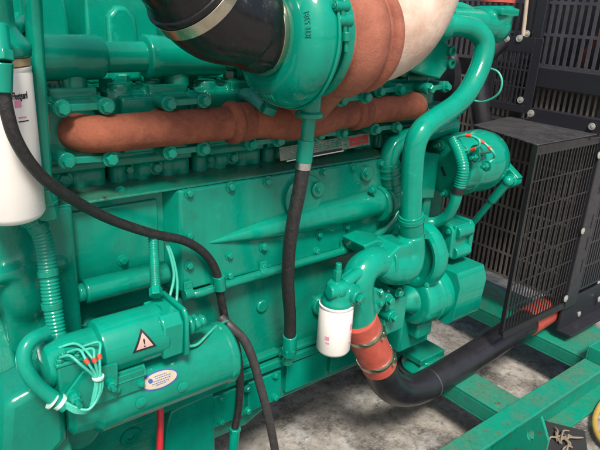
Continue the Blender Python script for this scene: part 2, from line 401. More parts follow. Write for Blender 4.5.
# cylinder heads with their rocker covers
HX = [.40, .622, .845, 1.067, 1.29, 1.51]
for i, hx in enumerate(HX):
    k = MB()
    k.bx(hx-.105, hx+.105, .075, .42, 1.225, 1.395)
    k.bx(hx-.085, hx+.085, .045, .12, 1.255, 1.385)          # exhaust port face
    for dx in (-.08, -.02, .05, .09):
        k.cyl((hx+dx, .105, 1.17), (hx+dx, .105, 1.24), .022, n=16)
    k.bx(hx-.10, hx+.10, .10, .3, 1.17, 1.235); k.bx(hx-.105, hx+.105, .07, .3, 1.222, 1.24)
    k.bx(hx-.03, hx+.03, .082, .14, 1.188, 1.222); k.bx(hx+.06, hx+.095, .085, .14, 1.185, 1.22)
    k.cyl((hx-.065, .1, 1.39), (hx-.065, .1, 1.412), .03); k.bx(hx-.01, hx+.09, .06, .14, 1.39, 1.408)
    h = k.build('cylinder_head', 'cast', E, voxel=.0045, soft=3)
    k = MB(); k.hexa((hx+.01, .083, 1.206), NY, .013, .012, .018); k.cut(); k.hexa((hx-.055, .10, 1.206), NY, .011, .014, .015); k.build('core_plug', 'green', h)
    for dx, yy in ((-.085, .10), (.02, .085), (.075, .11), (-.02, .16), (.085, .2)):
        instance('bolt', B_BIG, (hx+dx, yy+.03, 1.408 if dx > -.02 else 1.395), NZ, h, scale=1.25)
    k = MB()
    for sgn in (1,):
        pts = [(hx-.097, .205, 1.395), (hx+.097, .205, 1.395), (hx+.088, .215, 1.60), (hx+.06, .23, 1.66), (hx-.06, .23, 1.66), (hx-.088, .215, 1.60)]
        k.prism(pts, (0, .24, 0))
        k.prism([(hx-.05, .19, 1.40), (hx+.035, .19, 1.40), (hx+.028, .20, 1.55), (hx+.008, .205, 1.575), (hx-.02, .205, 1.575), (hx-.043, .20, 1.55)], (0, .06, 0))
        k.cyl((hx+.075, .20, 1.43), (hx+.075, .18, 1.43), .012)
    k.build('rocker_cover', 'green', E, bevel=.016)
# inlet manifold behind
k = MB(); k.bx(.25, 1.7, .5, .95, 1.2, 1.75); k.build('inlet_manifold', 'cast', E, bevel=.03)

# water manifold over the heads
k = MB(); wy, wz = .095, 1.468
k.lathe((.20, wy, wz), (1, 0, 0), [(0, .044), (.008, .048), (.305, .048), (.315, .044), (.32, .034), (.462, .034)], n=40)
k.lathe((.615, wy, wz), (1, 0, 0), [(0, .040), (.004, .050), (.032, .050), (.036, .048), (.20, .048), (.21, .034), (.44, .034)], n=40)
k.lathe((1.05, wy, wz), (1, 0, 0), [(0, .048), (.22, .048), (.225, .036), (.30, .036), (.305, .050), (.335, .050), (.34, .046), (.50, .046)], n=40)
for x in (.45, .70, .92, 1.15, 1.38, 1.5): k.cyl((x, wy, 1.40), (x, wy, 1.45), .03)
wm = k.build('water_manifold', 'green', E, bevel=.003)
k = MB(); k.prism([(1.42, -.01, 1.43), (1.57, -.01, 1.40), (1.60, -.01, 1.43), (1.60, -.01, 1.50), (1.56, -.01, 1.525), (1.42, -.01, 1.525)], (0, .09, 0))
mb_ = k.build('mounting_block', 'green', wm, bevel=.006)
k = MB()
for px, py in ((450.5, 51), (450, 63.5)):
    c = at(px, py, y=-.011); k.lathe(c, (0, -1, 0), [(0, .016), (.010, .016), (.012, .013), (.012, .009), (.003, .008)], n=24)
k.build('socket_screw', 'green', wm)

# exhaust manifold
k = MB(); my, mz, r = .0, 1.318, .0405
ex = None
k.tube([(.432, .10, mz), (.433, .045, mz), (.447, .015, mz), (.49, .0, mz), (.60, my, mz), (.80, my, mz)], r, n=32, sub=8)
for hx in (.622,): k.tube([(hx, .1, mz), (hx, .0, mz)], .038, n=24, sub=1)
ex = k.build('exhaust_manifold', 'rust', E, smooth=60)
tag(ex, 'rust brown exhaust manifold pipe')
k = MB()
k.lathe((.786, my, mz), (1, 0, 0), [(-.004, .040), (.002, .050), (.008, .053), (.020, .053), (.024, .050), (.025, .046), (.028, .046), (.030, .0485), (.058, .0485), (.061, .046), (.062, .041)], n=40)
k.cut(); k.lathe((1.20, my, mz), (1, 0, 0), [(-.004, .040), (.002, .049), (.008, .052), (.020, .052), (.024, .049), (.025, .045), (.028, .045), (.030, .0475), (.055, .0475), (.058, .045), (.059, .040)], n=40)
k.build('slip_collar', 'rust', ex, bevel=.002)
k = MB()
k.tube([(.83, my, mz), (.90, -.005, mz-.003), (.97, -.012, mz-.005), (1.06, -.012, mz-.003), (1.14, -.004, mz), (1.21, my, mz)], [.041, .044, .052, .052, .045, .042], n=32)
for hx in (.845, 1.067): k.tube([(hx, .1, mz), (hx, .0, mz)], .038, n=24, sub=1)
k.build('manifold_centre_section', 'rust', ex, voxel=.005, soft=3)
k = MB(); k.tube([(1.25, my, mz), (1.40, my, mz), (1.47, .004, mz), (1.505, .03, mz), (1.51, .1, mz)], .039, n=32)
k.tube([(1.29, .1, mz), (1.29, .0, mz)], .037, n=24, sub=1); k.build('manifold_end_section', 'rust', ex, smooth=60)

# clamp bars with their two screws, above and below the manifold
for a, b_ in (((63, 109), (107, 106.5)), ((170, 104), (205, 101)), ((68, 162), (111, 159)), ((171, 153), (204, 149)), ((252, 144), (279, 140.5)),
              ((319.5, 135), (343, 133)), ((342, 100), (366, 97)), ((376, 129.5), (397, 127)), ((380, 91.5), (400, 89.5)), ((430, 89), (447, 87))):
    k = MB(); yb = -.10 if a[0] == 342 else -.01; p, q = at(*a, y=yb), at(*b_, y=yb); d = (q-p).normalized(); L = (q-p).length
    up = V((0, -1, 0)).cross(d)
    k.obox((p+q)/2+V((0, .009, 0)), (d, up, V((0, 1, 0))), (L/2, .0075, .004))
    for e in (p, q):
        k.cyl(e+V((0, .07, 0)), e+V((0, .014, 0)), .0165, n=24); k.cyl(e+V((0, .015, 0)), e+V((0, .002, 0)), .0185, n=24)
    cb_ = k.build('clamp_bar', 'green', E, bevel=.002)
    for e in (p, q): instance('bolt', B_BIG, e+V((0, .003, 0)), NY, cb_, scale=.88)

# data plate under the manifold, on a sloping pad of the block
pl0 = V((.93, .052, 1.183)); 
k = MB(); dpo = at(281, 160, y=.035); dpe = at(369, 144, y=.035)
ex_ = (dpe-dpo).normalized(); ey_ = V((0, .25, 1)).normalized(); en_ = ex_.cross(ey_).normalized()
if en_.y > 0: en_ = -en_
W = (dpe-dpo).length
k.obox(dpo+ex_*W/2+ey_*.016, (ex_, ey_, en_), (W/2+.003, .019, .002)); dp = k.build('data_plate', 'plate', E, bevel=.001)
def dpf(x, y, h): return dpo+ex_*x+ey_*y+en_*(.0022+h)
def strip(mb, x0, x1, y0, y1, h=.0006):
    mb.prism([dpf(x0, y0, 0), dpf(x1, y0, 0), dpf(x1, y1, 0), dpf(x0, y1, 0)], en_*h)
k = MB(); strip(k, W*.76, W*.985, .004, .028); k.build('red_panel', 'platered', dp)
k = MB(); strip(k, W*.30, W*.66, -.004, .003); k.build('black_stripe', 'black', dp)
k = MB(); strip(k, W*.05, W*.68, -.0075, -.0045); k.build('white_stripe', 'white', dp)
k = MB()
for i in range(15):
    x = W*(.04+.046*i); 
    for yy in (.010, .016, .022, .028):
        if random.random() < .75: strip(k, x, x+W*random.uniform(.015, .04), yy, yy+.003, .0004)
k.cut()
for i in range(6): strip(k, W*(.785+.03*i), W*(.785+.03*i+.018), .013, .0165, .0012)
k.build('worn_print', 'cast', dp)

# flywheel housing at the left
k = MB(); fy, fz, R = .36, .50, .515
k.lathe((-.25, fy, fz), (1, 0, 0), [(0, R-.03), (.02, R), (.492, R), (.497, R-.006)], n=128)
k.lathe((.252, fy, fz), (1, 0, 0), [(0, R-.006), (.004, R+.002), (.055, R+.002), (.06, R-.004)], n=128)
for ang in range(150, 260, 14):
    a = math.radians(ang); c = V((.25, fy+(R+.004)*math.cos(a), fz-(R+.004)*math.sin(a)*-1*0+(R+.004)*math.sin(a)))
    k.sph(c, (.03, .02, .035), 14)
fh = k.build('flywheel_housing', 'cast', E, bevel=.004)
k = MB(); k.cyl((.12, -.02, 1.045), (.37, .0, 1.045), .017); k.cyl((.30, .0, 1.045), (.33, .0, 1.045), .024)
k.sph((.29, .02, 1.0), (.06, .05, .09)); k.sph((.36, .06, .93), (.05, .05, .1)); k.bx(.24, .40, .0, .2, .70, 1.17)
k.build('housing_boss', 'cast', fh, voxel=.008, soft=6)
k = MB(); k.prism([at(4, 405, y=-.16), at(50, 380, y=-.16), at(67, 402, y=-.16), at(70, 440, y=-.16), at(52, 462, y=-.16), at(0, 470, y=-.16)], (0, .12, 0))
k.build('mounting_pad', 'cast', fh, bevel=.02)
k = MB(); k.bx(.31, .36, -.05, .06, .60, .86); k.cyl((.355, .02, .63), (.355, -.06, .63), .05)
k.build('starter_pad', 'cast', fh, bevel=.012)

# starter motor
sy, sz, sr = -.125, .765, .077
k = MB(); k.lathe((.30, sy, sz), (1, 0, 0), [(0, .045), (.01, .062), (.05, .066), (.06, sr-.003), (.065, sr), (.385, sr), (.389, sr+.0025), (.402, sr+.0025), (.408, sr-.002), (.414, sr-.012), (.416, .03)], n=64)
St = k.build('starter_motor', 'green', E, smooth=30)
k = MB(); k.lathe((.368, -.15, .902), (1, 0, 0), [(0, .045), (.006, .058), (.012, .060), (.145, .060), (.15, .057), (.158, .052)], n=48)
k.build('solenoid', 'gloss', St, smooth=30)
k = MB(); k.lathe((.262, -.15, .90), (1, 0, 0), [(0, .030), (.006, .044), (.012, .048), (.11, .048)], n=40); k.build('solenoid_end', 'gloss', St, smooth=30)
k = MB(); k.prism([(.50, -.205, .855), (.50, -.21, .935), (.50, -.19, .956), (.50, -.11, .956), (.50, -.095, .935), (.50, -.095, .85)], (.0495, 0, 0))
k.prism([(.55, -.206, .846), (.55, -.214, .856), (.55, -.214, .948), (.55, -.200, .965), (.55, -.10, .965), (.55, -.086, .95), (.55, -.086, .846)], (.011, 0, 0))
k.cyl((.555, -.175, .905), (.62, -.175, .905), .013); k.cyl((.572, -.175, .905), (.584, -.175, .905), .024); k.cyl((.588, -.175, .905), (.602, -.175, .905), .021, n=6); k.cyl((.606, -.175, .905), (.616, -.175, .905), .017, n=6)
k.build('end_bracket', 'gloss', St, bevel=.005)
k = MB(); k.prism([(.375, -.206, .833), (.462, -.206, .833), (.462, -.19, .853), (.375, -.19, .853)], (0, .05, .0)); k.bx(.38, .455, -.2035, -.16, .80, .85)
sb_ = k.build('saddle_bracket', 'green', St, bevel=.002); instance('bolt', B_SMALL, (.445, -.2035, .818), NY, St); instance('bolt', B_SMALL, (.392, -.2035, .824), NY, St)
k = MB(); q0 = [at(83, 372, y=-.213), at(118, 363, y=-.213), at(118, 398, y=-.213), at(72, 413, y=-.213), at(66, 395, y=-.213)]
k.prism(q0, (0, .006, 0)); pl = k.build('side_plate', 'green', St, bevel=.002)
k = MB()
for px, py, h in ((73, 396, .028), (110, 384, .012)):
    c = at(px, py, y=-.213); k.cyl(c, c+V((0, -.004, 0)), .014, n=20); k.cyl(c, c-V((0, h+.012, 0)), .0055, n=14)
    for j in range(2 if h > .02 else 1): k.hexa(c-V((0, .004+.012*j, 0)), NY, .0105, .009)
    k.cut()
k.build('stud_nut', 'gloss', St)
# terminal block
tb = at(73, 373, y=-.20); k = MB(); k.obox(tb+V((0, .03, -.01)), (V((1, 0, 0)), V((0, 1, 0)), NZ), (.030, .036, .035))
k.obox(tb+V((0, .03, .028)), (V((1, 0, 0)), V((0, 1, 0)), NZ), (.033, .038, .005)); k.build('terminal_block', 'green', St, bevel=.004)
k = MB(); TP = [at(px, py, y=-.19) for px, py in ((66, 350), (74, 345), (80, 352), (88, 345), (70, 356))]
TP = [V((tb.x+dx, tb.y+.03+dy, tb.z+.034)) for dx, dy in ((-.022, -.03), (-.005, -.02), (.012, -.03), (.026, -.015), (-.018, .005))]
for p in TP: k.cyl(p, p+V((0, 0, .016)), .005, n=12); k.hexa(p, NZ, .008, .007); k.cut()
k.build('terminal', 'gloss', St)
# nameplate on the casing (oval, blue rim)
def oncase(p0x, ang0, sc=1):
    def f(x, y, h): a = ang0+y/sr; r_ = sr+h; return V((p0x+x, sy-r_*math.cos(a), sz+r_*math.sin(a)))
    return f
npx = at(160, 380, y=sy-.07); a0 = math.asin(max(-1, min(1, (npx.z-sz)/sr)))
def oval(mb, f, rx, ry, h0, h1, n=40):
    top = [mb.bm.verts.new(f(rx*math.cos(t*2*math.pi/n), ry*math.sin(t*2*math.pi/n), h1)) for t in range(n)]
    bot = [mb.bm.verts.new(f(rx*math.cos(t*2*math.pi/n), ry*math.sin(t*2*math.pi/n), h0)) for t in range(n)]
    mid = mb.bm.verts.new(f(0, 0, h1))
    rows = [top]
    for s_ in (.66, .33): rows.append([mb.bm.verts.new(f(s_*rx*math.cos(t*2*math.pi/n), s_*ry*math.sin(t*2*math.pi/n), h1)) for t in range(n)])
    mb.skin(bot, top)
    for a_, b_ in zip(rows, rows[1:]): mb.skin(a_, b_)
    for t in range(n): mb.bm.faces.new((rows[-1][t], rows[-1][(t+1) % n], mid))
f0 = oncase(npx.x, a0)
def f0r(x, y, h): return f0(x*.985, y+x*.0, h)
k = MB(); oval(k, f0r, .046, .0205, -.003, .0012); k.build('nameplate_rim', 'blue', St)
k = MB(); oval(k, f0r, .042, .0172, 0, .0019); k.build('nameplate', 'cream', St)
k = MB()
def dot(mb, f, cx, cy, rx, ry, h): oval(mb, lambda x, y, hh: f(x+cx, y+cy, hh), rx, ry, .001, h, 20)
dot(k, f0r, -.022, .0035, .0055, .005, .0024)
for (x0, x1, yy) in ((-.013, .02, .0085), (-.010, .028, .004), (-.016, .026, -.001), (-.020, .022, -.006), (-.012, .014, -.010)):
    n_ = 9
    for i in range(n_):
        xa = x0+(x1-x0)*i/n_; xb = xa+(x1-x0)/n_*.7
        k.prism([f0r(xa, yy, .0018), f0r(xb, yy, .0018), f0r(xb, yy+.0016, .0018), f0r(xa, yy+.0016, .0018)], (f0r(0, 0, 1)-f0r(0, 0, 0)).normalized()*.0004)
k.build('nameplate_print', 'blue', St)
# round screws and circle mark on the casing
k = MB()
for px, py in ((139, 400), (180.5, 384.5)):
    p = at(px, py, y=sy-.068); a_ = math.asin(max(-1, min(1, (p.z-sz)/sr))); f = oncase(p.x, a_)
    dot(k, f, 0, 0, .0125, .0125, .0035); dot(k, f, 0, 0, .007, .007, .006); k.cut()
k.build('field_screw', 'gloss', St)
p = at(206, 345, y=sy-.055); a_ = math.asin(max(-1, min(1, (p.z-sz)/sr))); f = oncase(p.x, a_)
k = MB(); n = 40
for ra, rb in (((.019, .0202)),):
    t_ = [[k.bm.verts.new(f(rr*math.cos(i*2*math.pi/n), rr*math.sin(i*2*math.pi/n), hh)) for i in range(n)] for rr, hh in ((ra, 0), (ra, .0012), (rb, .0012), (rb, 0))]
    for x_, y_ in zip(t_, t_[1:]): k.skin(x_, y_)
k.prism([f(-.019, -.0006, 0), f(.019, -.0006, 0), f(.019, .0006, 0), f(-.019, .0006, 0)], (f(0, 0, .001)-f(0, 0, 0)))
k.prism([f(-.0006, -.019, 0), f(.0006, -.019, 0), f(.0006, .019, 0), f(-.0006, .019, 0)], (f(0, 0, .001)-f(0, 0, 0)))
k.build('ring_mark', 'mark', St)
# warning triangle on the solenoid
wr = .0605; wz_, wy_ = .902, -.15
def onsol(x, y, h): a = math.radians(14)+y/wr; return V((.455+x, wy_-(wr+h)*math.cos(a), wz_+(wr+h)*math.sin(a)))
def tri(mb, s_, h0, h1):
    n = 8; A = [(-.5*s_, -.29*s_), (.5*s_, -.29*s_), (0, .58*s_)]
    P_ = [];
    for i in range(3):
        for j in range(n): P_.append((A[i][0]+(A[(i+1) % 3][0]-A[i][0])*j/n, A[i][1]+(A[(i+1) % 3][1]-A[i][1])*j/n))
    rows = []
    for q, h in ((1, h0), (1, h1), (.66, h1), (.33, h1)): rows.append([mb.bm.verts.new(onsol(x*q, y*q, h)) for x, y in P_])
    for a_, b_ in zip(rows, rows[1:]): mb.skin(a_, b_)
    c_ = mb.bm.verts.new(onsol(0, 0, h1)); L_ = len(P_)
    for i in range(L_): mb.bm.faces.new((rows[-1][i], rows[-1][(i+1) % L_], c_))
k = MB(); tri(k, .053, 0, .0012); k.build('warning_sign_border', 'black', St)
k = MB(); tri(k, .038, .0008, .0018); k.build('warning_sign', 'pinktri', St)
k = MB(); text_bm(k, '!', .025, lambda x, y, h: onsol(x*1.3, y-.001, .0017+h), .0008); k.build('warning_mark', 'black', St)

# turbocharger
ty, tz = -.15, 1.535
k = MB(); k.lathe((.90, ty, tz), (1, 0, 0), [(0, .06), (.0, .085), (.07, .085), (.07, .06)], n=48)
k.lathe((.92, ty, tz-.03), (0, .0, -1), [(.05, .03), (.14, .026), (.145, .033), (.155, .033), (.157, .02)], n=28)
Tu = k.build('turbocharger', 'green', E, bevel=.001)

def torus_prof(ct, cr, rt, a0, a1, n=18): return [(ct+rt*math.cos(math.radians(a0+(a1-a0)*i/n)), cr+rt*math.sin(math.radians(a0+(a1-a0)*i/n))) for i in range(n+1)]
VT, VC, VR = -.014, .099, .059
k = MB()
prof = [(-.095, .074), (-.093, .080), (-.085, .082), (-.080, .086), (-.074, .086)] + torus_prof(VT, VC, VR, 200, 20, 24) + [(.052, .118), (.062, .112)]
k.lathe((.855, ty, tz), (1, 0, 0), prof, n=96)
k.lathe((.855, ty, tz), (1, 0, 0), torus_prof(.0, .1595, .004, 0, 315, 8), n=96, closed=True)
k.build('compressor_housing', 'gloss', Tu, smooth=50)
# raised casting characters on the rim of the compressor
def onvol(ang_mid, rad=.138):
    def f(x, y, h):
        a = ang_mid-x/rad; rr = rad-y
        # surface of the volute at radius rr (outer inlet-side quarter of its section)
        d = max(-1, min(1, (rr-VC)/VR)); dx = VT-VR*math.sqrt(max(0, 1-d*d))
        n_x = -math.sqrt(max(0, 1-d*d)); n_r = d
        rr2 = rr+n_r*h
        return V((.855+dx+n_x*h, ty+rr2*math.sin(a), tz-rr2*math.cos(a)))
    return f
k = MB(); f = onvol(.20, .134); text_bm(k, '3T358E AMH', .020, lambda x, y, h: f(x, y, h-.0005), .0035)
k.cut()
f2 = onvol(-1.80, .135); text_bm(k, 'RTE 5381', .013, lambda x, y, h: f2(x, y, h-.0005), .003)
k.build('cast_lettering', 'gloss', Tu)
k = MB(); k.lathe((.898, ty, tz), (1, 0, 0), [(0, .10), (0, .134), (.004, .139), (.020, .139), (.024, .132), (.024, .1)], n=80); vb = k.build('band_clamp', 'green', Tu, bevel=.001)
k = MB(); a_ = [at(px, py, y=-.302) for px, py in ((340, -6), (342, 6), (345, 21), (346, 32), (346, 41), (346, 52))]
k.cyl(a_[0], a_[4], .0055, n=14); k.cyl(a_[3], a_[4], .009, n=16); k.cyl(a_[4], a_[5], .0045, n=12)
for c, s_ in ((a_[1], 1), (a_[2], 1.1)):
    k.cyl(c+V((-.018, .004, .0)), c+V((.016, .0, .0)), .011*s_, n=18); k.cyl(c+V((-.019, .002, 0)), c+V((-.021, .002, 0)), .006, n=12)
k.build('tee_bolt', 'green', Tu, bevel=.001)
k = MB(); pr = [(.0, .09), (.004, .128), (.014, .131)] + torus_prof(.082, .086, .058, 155, 35, 16) + [(.136, .122), (.140, .130), (.148, .134), (.158, .134), (.165, .130), (.169, .118), (.174, .10)]
k.lathe((.918, ty, tz), (1, 0, 0), pr, n=96); k.lathe((1.0, ty+.02, tz-.06), (0, .72, -1), [(0, .10), (.06, .07), (.16, .055)], n=32)
k.obox((1.01, -.02, mz+.062), (V((1, 0, 0)), V((0, 1, 0)), NZ), (.06, .045, .011))
tag(k.build('turbine_housing', 'rust2', Tu, bevel=.002), 'rust brown turbine housing')
# pale oil feed fitting under the compressor
k = MB(); pts = [at(240, 99, y=.08), at(247, 95, y=.03), at(256, 99, y=-.02), at(265, 106, y=-.05)]; k.tube(pts, .018, n=20)
k.build('pale_fitting', 'pale', Tu); k = MB(); k.hexa(at(264, 106, y=-.06), (at(275, 110, y=-.07)-at(264, 106, y=-.06)), .02, .03); k.build('fitting_nut', 'green', Tu, bevel=.002)

# alternator with bracket ear
aly, alz, alx = -.06, 1.125, 1.60
k = MB(); k.lathe((alx, aly, alz), (1, 0, 0), [(0, .02), (.002, .092), (.006, .098), (.05, .102), (.053, .106), (.075, .106), (.078, .102), (.15, .108), (.17, .108), (.215, .098), (.235, .082), (.24, .03)], n=64)
for px, py in ((441, 145), (477, 150)):
    c = at(px, py, x=alx); k.cyl((alx-.012, c.y, c.z), (alx+.06, c.y, c.z), .018, n=20)
Al = k.build('alternator', 'gloss', E, bevel=.002)
k = MB()
for px, py in ((440, 145.5), (476, 157), (487, 166), (447, 193)):
    c = at(px, py, x=alx-.004); k.hexa(c, NX, .012, .012, .017); k.cyl(c, c+V((-.028, 0, 0)), .006, n=12); k.cut()
k.build('terminal_stud', 'green', Al)
k = MB()
for yy, zz in ((.01, -.02), (-.05, .03), (-.045, -.06)): k.obox((alx-.0005, aly+yy, alz+zz), (V((1, 0, 0)), V((0, .6, .8)), V((0, -.8, .6))), (.003, .016, .004)); k.cut()
k.build('vent_slot', 'black', Al)
ear = at(513, 180, x=1.86); k = MB(); k.cyl(ear+V((-.02, 0, 0)), ear+V((.02, 0, 0)), .024, n=24); k.obox((ear+V((1.86, aly, alz)))/2, (V((1, 0, 0)), (V((1.86, aly, alz))-ear).normalized(), (V((1.86, aly, alz))-ear).normalized().cross(V((1, 0, 0)))), (.016, .07, .028))
k.build('bracket_ear', 'gloss', Al, bevel=.004)
instance('bolt', B_BIG, ear+V((-.02, 0, 0)), NX, Al)
k = MB(); lo = at(473, 223, x=1.83); e2 = ear+V((-.03, 0, 0)); k.cyl(lo, e2, .0125, n=20); k.cyl(lo+(e2-lo)*.55, e2, .0165, n=20); k.sph(e2, .02)
k.build('tension_rod', 'green', E, bevel=.002)
k = MB(); k.bx(1.50, 1.62, .02, .2, 1.02, 1.10); k.prism([(1.47, -.03, 1.02), (1.60, -.03, 1.00), (1.60, -.03, 1.16), (1.47, -.03, 1.18)], (0, .2, 0)); k.bx(1.56, 1.60, -.02, .12, .90, 1.03)
k.build('alternator_bracket', 'cast', E, bevel=.008)

# front gear case and fan drive
k = MB(); k.bx(1.62, 1.78, .06, .75, .50, 1.30); k.bx(1.60, 1.70, .1, .7, 1.28, 1.45)
k.build('front_gear_case', 'cast', E, bevel=.02)
k = MB(); k.lathe((1.84, .33, 1.02), (1, 0, 0), [(0, .05), (.0, .13), (.01, .17), (.02, .16), (.03, .17), (.04, .16), (.05, .17), (.06, .13), (.06, .05)], n=64)
k.cyl((1.75, .33, 1.02), (1.86, .33, 1.02), .05)
tag(k.build('fan_pulley', 'rustrod', E), 'rusty grooved fan pulley')
k = MB(); k.lathe((1.90, .33, 1.36), (1, 0, 0), [(0, .03), (0, .12), (.01, .14), (.02, .13), (.03, .14), (.04, .13), (.05, .14), (.05, .03)], n=48); k.cyl((1.75, .33, 1.36), (1.93, .33, 1.36), .045)
k.build('idler_pulley', 'guard', E)

# water pump, oil cooler connection and drive bodies
k = MB(); yf = -.185
box = [(400, 246), (418, 243), (424, 252), (421, 268), (410, 283), (396, 284), (388, 274), (388, 258)]
k.prism([at(px, py, y=-.17) for px, py in box], (0, .10, 0))
k.tube([at(411, 234, y=-.14), at(411, 252, y=-.14), at(405, 266, y=-.145), at(392, 268, y=-.14), at(380, 263, y=-.13)], [.040, .044, .052, .052, .047], n=32)
Wp = k.build('water_pump', 'gloss', E, voxel=.0036, soft=9)
k = MB(); k.tube([at(384, 262, y=-.13), at(372, 263, y=-.13), at(361, 272, y=-.133), at(357, 290, y=-.137), at(361, 321, y=-.14)], [.046, .047, .049, .050, .0495], n=40, sub=10)
k.build('outlet_elbow', 'gloss', Wp, smooth=60)
k = MB(); k.lathe(at(384, 262, y=-.13), at(372, 263, y=-.13)-at(384, 262, y=-.13), [(-.004, .044), (-.004, .056), (.006, .056), (.007, .046)], n=40); k.build('joint_flange', 'gloss', Wp, bevel=.002)
k = MB(); k.prism([at(px, py, y=-.115) for px, py in ((364, 246), (378, 240), (402, 244), (402, 258), (384, 262), (368, 258))], (0, .10, 0)); k.build('cover_plate', 'green', Wp, bevel=.005)
instance('bolt', B_COVER, at(384, 251, y=-.115), NY, Wp)
k = MB()
k.prism([at(px, py, y=-.165) for px, py in ((352, 288), (366, 284), (384, 291), (386, 302), (377, 317), (366, 322), (356, 314))], (0, .06, 0))
k.tube([at(344, 284, y=-.16), at(354, 276, y=-.155), at(366, 268, y=-.15)], .017, n=16)
k.obox(at(384, 310, y=-.08), (V((1, 0, 0)), V((0, 1, 0)), NZ), (.05, .05, .06))
for px, py in ((367, 293), (371, 309)):
    c = at(px, py, y=-.165); k.cyl(c+V((0, .05, 0)), c+V((0, -.012, 0)), .0235, .0215, n=24)
for px, py in ((389, 300), (393, 317)):
    c = at(px, py, y=-.15); k.cyl(c+V((0, .09, 0)), c, .022, .020, n=24)
k.build('valve_body', 'gloss', Wp, voxel=.0032, soft=3)
k = MB()
for px, py in ((367, 293), (371, 309)):
    c = at(px, py, y=-.1775); k.lathe(c, (0, -1, 0), [(-.004, .014), (.005, .014), (.006, .012), (.006, .008), (-.002, .007)], n=6); k.cut()
k.build('hex_plug', 'green', Wp)
k = MB()
cv = V((1.50, -.06, .835)); k.lathe(cv, (1, 0, 0), [(-.016, .04), (-.016, .085), (-.028, .090), (-.030, .105), (-.022, .116), (-.006, .12), (.010, .12), (.024, .115), (.03, .1), (.03, .04)], n=64)
k.build('pump_volute', 'gloss', Wp, bevel=.006)
for px, py, yy, sc in ((389, 300, -.15, .9), (393, 317, -.15, .9), (380, 292, -.165, .6), (380, 303, -.165, .6), (358, 300, -.165, .55), (364, 318, -.165, .55), (398, 292, -.14, .8)): instance('bolt', B_BIG, at(px, py, y=yy), NY, Wp, scale=sc)
# filter head
k = MB(); fc = at(337, 300, y=-.15); k.lathe((fc.x, fc.y, .808), (0, 0, 1), [(0, .046), (.012, .048), (.020, .043), (.045, .036), (.065, .034), (.075, .022)], n=36)
k.cyl((fc.x-.045, fc.y-.01, .862), (fc.x+.04, fc.y-.02, .852), .02, n=24); k.cyl((fc.x+.02, fc.y, .850), (fc.x+.03, fc.y-.055, .842), .024, n=24)
k.cyl((fc.x, fc.y, .86), (fc.x+.14, fc.y+.03, .90), .02, n=20)
k.build('filter_head', 'gloss', Wp, voxel=.004, soft=3)
k = MB(); k.hexa((fc.x+.0325, fc.y-.056, .841), V((.1, -1, -.1)), .016, .014); k.cut(); k.cyl((fc.x-.005, fc.y, .87), (fc.x-.005, fc.y, .915), .0125, n=6); k.cyl((fc.x-.005, fc.y, .913), (fc.x-.004, fc.y, .935), .009, n=16); k.cut()
k.hexa((fc.x-.012, fc.y-.03, .858), V((-.2, -1, 0)), .012, .006)
k.build('pipe_plug', 'green', Wp, bevel=.001)
# hydraulic drive body under
k = MB(); k.lathe((1.475, -.075, .675), (1, 0, 0), [(-.05, .03), (-.02, .042), (.0, .052), (.001, .084), (.004, .090), (.010, .093), (.07, .094), (.072, .098), (.082, .098), (.084, .094), (.14, .096)], n=64)
k.prism([(1.60, -.175, .60), (1.60, -.185, .73), (1.60, -.165, .775), (1.60, .02, .775), (1.60, .02, .575), (1.60, -.155, .575)], (.15, 0, 0))
k.build('drive_housing', 'gloss', E, bevel=.006)
k = MB(); k.bx(1.46, 1.62, -.07, .1, .46, .60); k.bx(1.50, 1.58, -.11, -.05, .52, .58); k.build('front_support', 'cast', E, bevel=.01)
instance('bolt', B_SMALL, at(426, 285, y=-.17), NY, E)
# small flange pump
k = MB(); fp = V((1.60, -.06, .865))
k.lathe(fp+V((-.06, 0, 0)), (1, 0, 0), [(0, .03), (.0, .045), (.02, .05), (.03, .04), (.05, .042)], n=32)
k.prism([fp+V((0, a, b)) for a, b in ((-.062, -.045), (-.062, .045), (-.045, .062), (.045, .062), (.062, .045), (.062, -.045), (.045, -.062), (-.045, -.062))], (.018, 0, 0))
k.bx(1.625, 1.715, -.115, .0, .805, .925); k.cyl((1.63, -.11, .90), (1.71, -.11, .90), .024, n=20); k.cyl((1.63, -.11, .825), (1.71, -.11, .825), .024, n=20)
k.prism([fp+V((.10, a, b)) for a, b in ((-.066, -.05), (-.066, .05), (-.05, .066), (.05, .066), (.066, .05), (.066, -.05), (.05, -.066), (-.05, -.066))], (.02, 0, 0))
hp = k.build('flange_pump', 'gloss', E, bevel=.004)
for a, b in ((-.048, -.042), (-.048, .045), (.04, .045)): instance('bolt', B_COVER, fp+V((0, a, b)), NX, hp)
# thermostat housing
k = MB(); th = at(494, 24, y=.0)
k.tube([th+V((-.25, .0, -.0)), th+V((-.12, .0, .0)), th+V((-.04, .0, -.005)), th+V((0, .0, .02)), th+V((0, .0, .06))], [.045, .045, .052, .058, .052], n=32)
k.sph(th+V((0, 0, -.01)), (.06, .058, .055)); k.prism([th+V((a, b, .028)) for a, b in ((-.055, -.06), (.045, -.06), (.066, -.035), (.066, .035), (.045, .06), (-.055, .06))], (0, 0, .024))
k.build('thermostat_housing', 'gloss', E, voxel=.005, soft=3)
# heater pipe elbow into the alternator bracket side (from the tapered boss)
k = MB(); k.lathe(at(376, 204, y=-.002), at(392, 200, y=-.002)-at(376, 204, y=-.002), [(0, .045), (.002, .057), (.016, .058), (.018, .05), (.03, .045), (.032, .052), (.045, .052), (.047, .043), (.07, .043)], n=40)
k.tube([at(390, 205, y=.0), at(391, 185, y=.0)], .034, n=28, sub=1)
k.build('collar_flange', 'green', cov, bevel=.002)
for px, py in ((373, 190),):
    c = at(px, py, y=-.03); instance('bolt', B_COVER, c, (-1, -.2, .1), cov)

